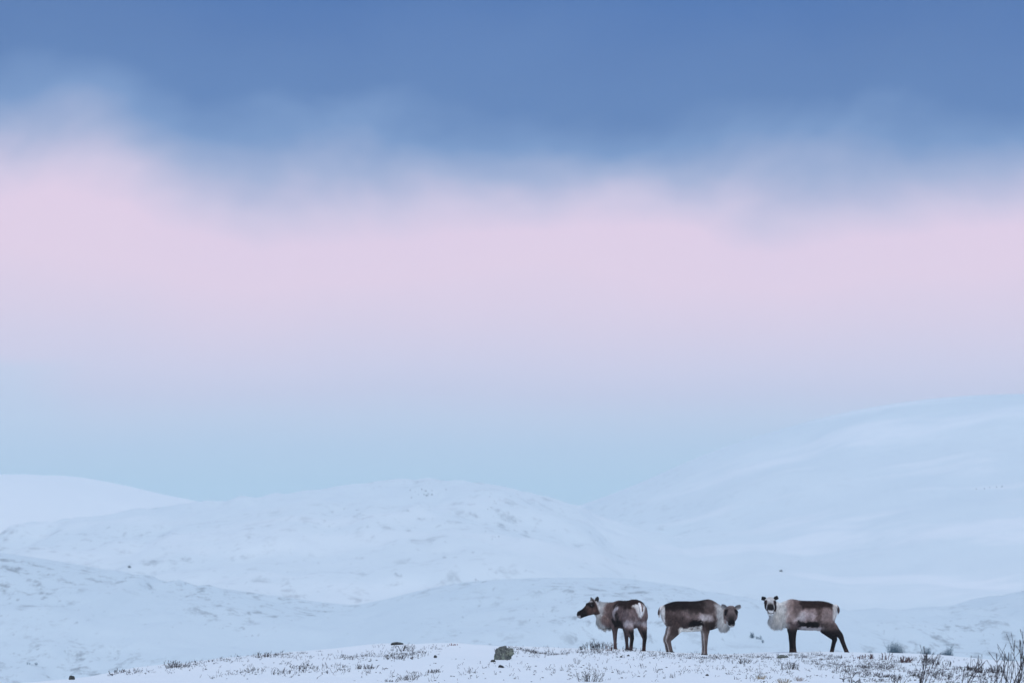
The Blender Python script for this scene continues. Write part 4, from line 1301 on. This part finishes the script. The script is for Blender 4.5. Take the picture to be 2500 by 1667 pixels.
def thicket(seed, stems, h, wdt, r=0.014):
    rng = np.random.default_rng(seed)
    tw = Twigs()
    for i in range(int(stems * 1.25)):
        x, y = rng.normal(0, 0.42) * wdt * 0.5, rng.normal(0, 0.5) * wdt * 0.5
        tw.shoot([(0, 0, -0.06), (x * 0.5, y * 0.5, -0.03), (x, y, 0.03)], r, r)
        hh = h * rng.uniform(0.45, 1.0) * math.exp(-(x / (wdt * 0.5)) ** 2 * 0.8)
        grow(tw, rng, (x, y, -0.05), (x / wdt * 0.8, y / wdt * 0.4, 1), hh, r, 1, 0.12, False, 0.3, (5, 8))
    return tw.mesh('thicket')


FAR_B = [(2182, 1606, 90, 2.1, 2.4, 'largest blurred blue-grey willow thicket behind the crest at right'),
         (2262, 1606, 45, 1.5, 1.7, 'middle blurred willow thicket behind the crest at right'),
         (2308, 1610, 70, 1.4, 2.1, 'low wide blurred willow thicket, rightmost of three behind the crest'),
         (2318, 1600, 10, 2.2, 0.5, 'single tall blurred willow above the low wide thicket'),
         (2124, 1597, 10, 0.75, 0.45, 'tiny blurred willow just left of the largest thicket'),
         (1835, 1556, 22, 0.85, 0.45, 'small blue willow bush on the slope between middle and right reindeer'),
         (1848, 1558, 9, 0.45, 0.35, 'tiny willow bush beside the small blue bush between the reindeer'),
         (1855, 1559, 10, 0.5, 0.4, 'second tiny willow bush right of the small blue bush'),
         (1860, 1568, 8, 0.5, 0.35, 'lowest tiny willow bush on the slope between the reindeer'),
         (72, 1620, 7, 0.4, 0.5, 'tiny dark bush on the snow slope at the far left'),
         (90, 1620, 7, 0.4, 0.45, 'tiny dark bush just right of the one at the far left'),
         (2455, 1622, 30, 1.2, 2.0, 'faint blurred thicket peeping over the crest behind the tallest birch')]
for i, (px, py, st, h, wdt, lab) in enumerate(FAR_B):
    p = far_at(px, py)
    if p is None:
        continue
    o = link('willow_thicket', thicket(300 + i, st, h, wdt), HAZE_BLUE_BARK)
    o.location = p
    tag(o, lab, 'bush', 'bushes on the slope behind the crest')

FAR_R = [(1906, 1394, 9, 'lone dark boulder on the far snowfield above the white-necked reindeer'), (317, 1384, 9, 'lone dark boulder on the left snow slope')]
rr_ = np.random.default_rng(8)
for q in range(5):
    FAR_R.append((2385 + q * 16 + rr_.uniform(-4, 4), 1192 - q * 0.6 + rr_.uniform(-2, 2), rr_.uniform(3.5, 6), 'dark speck of rock in a short row high on the right hill'))
for q in range(14):
    FAR_R.append((1000 + rr_.uniform(0, 90), 1192 + rr_.uniform(0, 24), rr_.uniform(2.5, 5.5), 'dark rock speck near the top of the central hill'))
for q in range(16):
    FAR_R.append((1180 + rr_.uniform(0, 60), 1205 + rr_.uniform(0, 110), rr_.uniform(2, 4.5), 'dark rock speck on the right flank of the central hill'))
for i, (px, py, sz_, lab) in enumerate(FAR_R):
    p = far_at(px, py)
    if p is None:
        continue
    s_ = sz_ * K * p.y
    o = link('rock', rock_mesh(500 + i, s_, s_ * 0.8, s_ * 0.6, 14, 0.16), DARK_ROCK if i < 2 else FAR_ROCK)
    o.location = p + Vector((0, 0, s_ * 0.15)); o.rotation_euler = (0, 0, i * 0.7)
    tag(o, lab, 'rock', {'d': 'rocks on the far hills', 'l': None}[lab[0]])
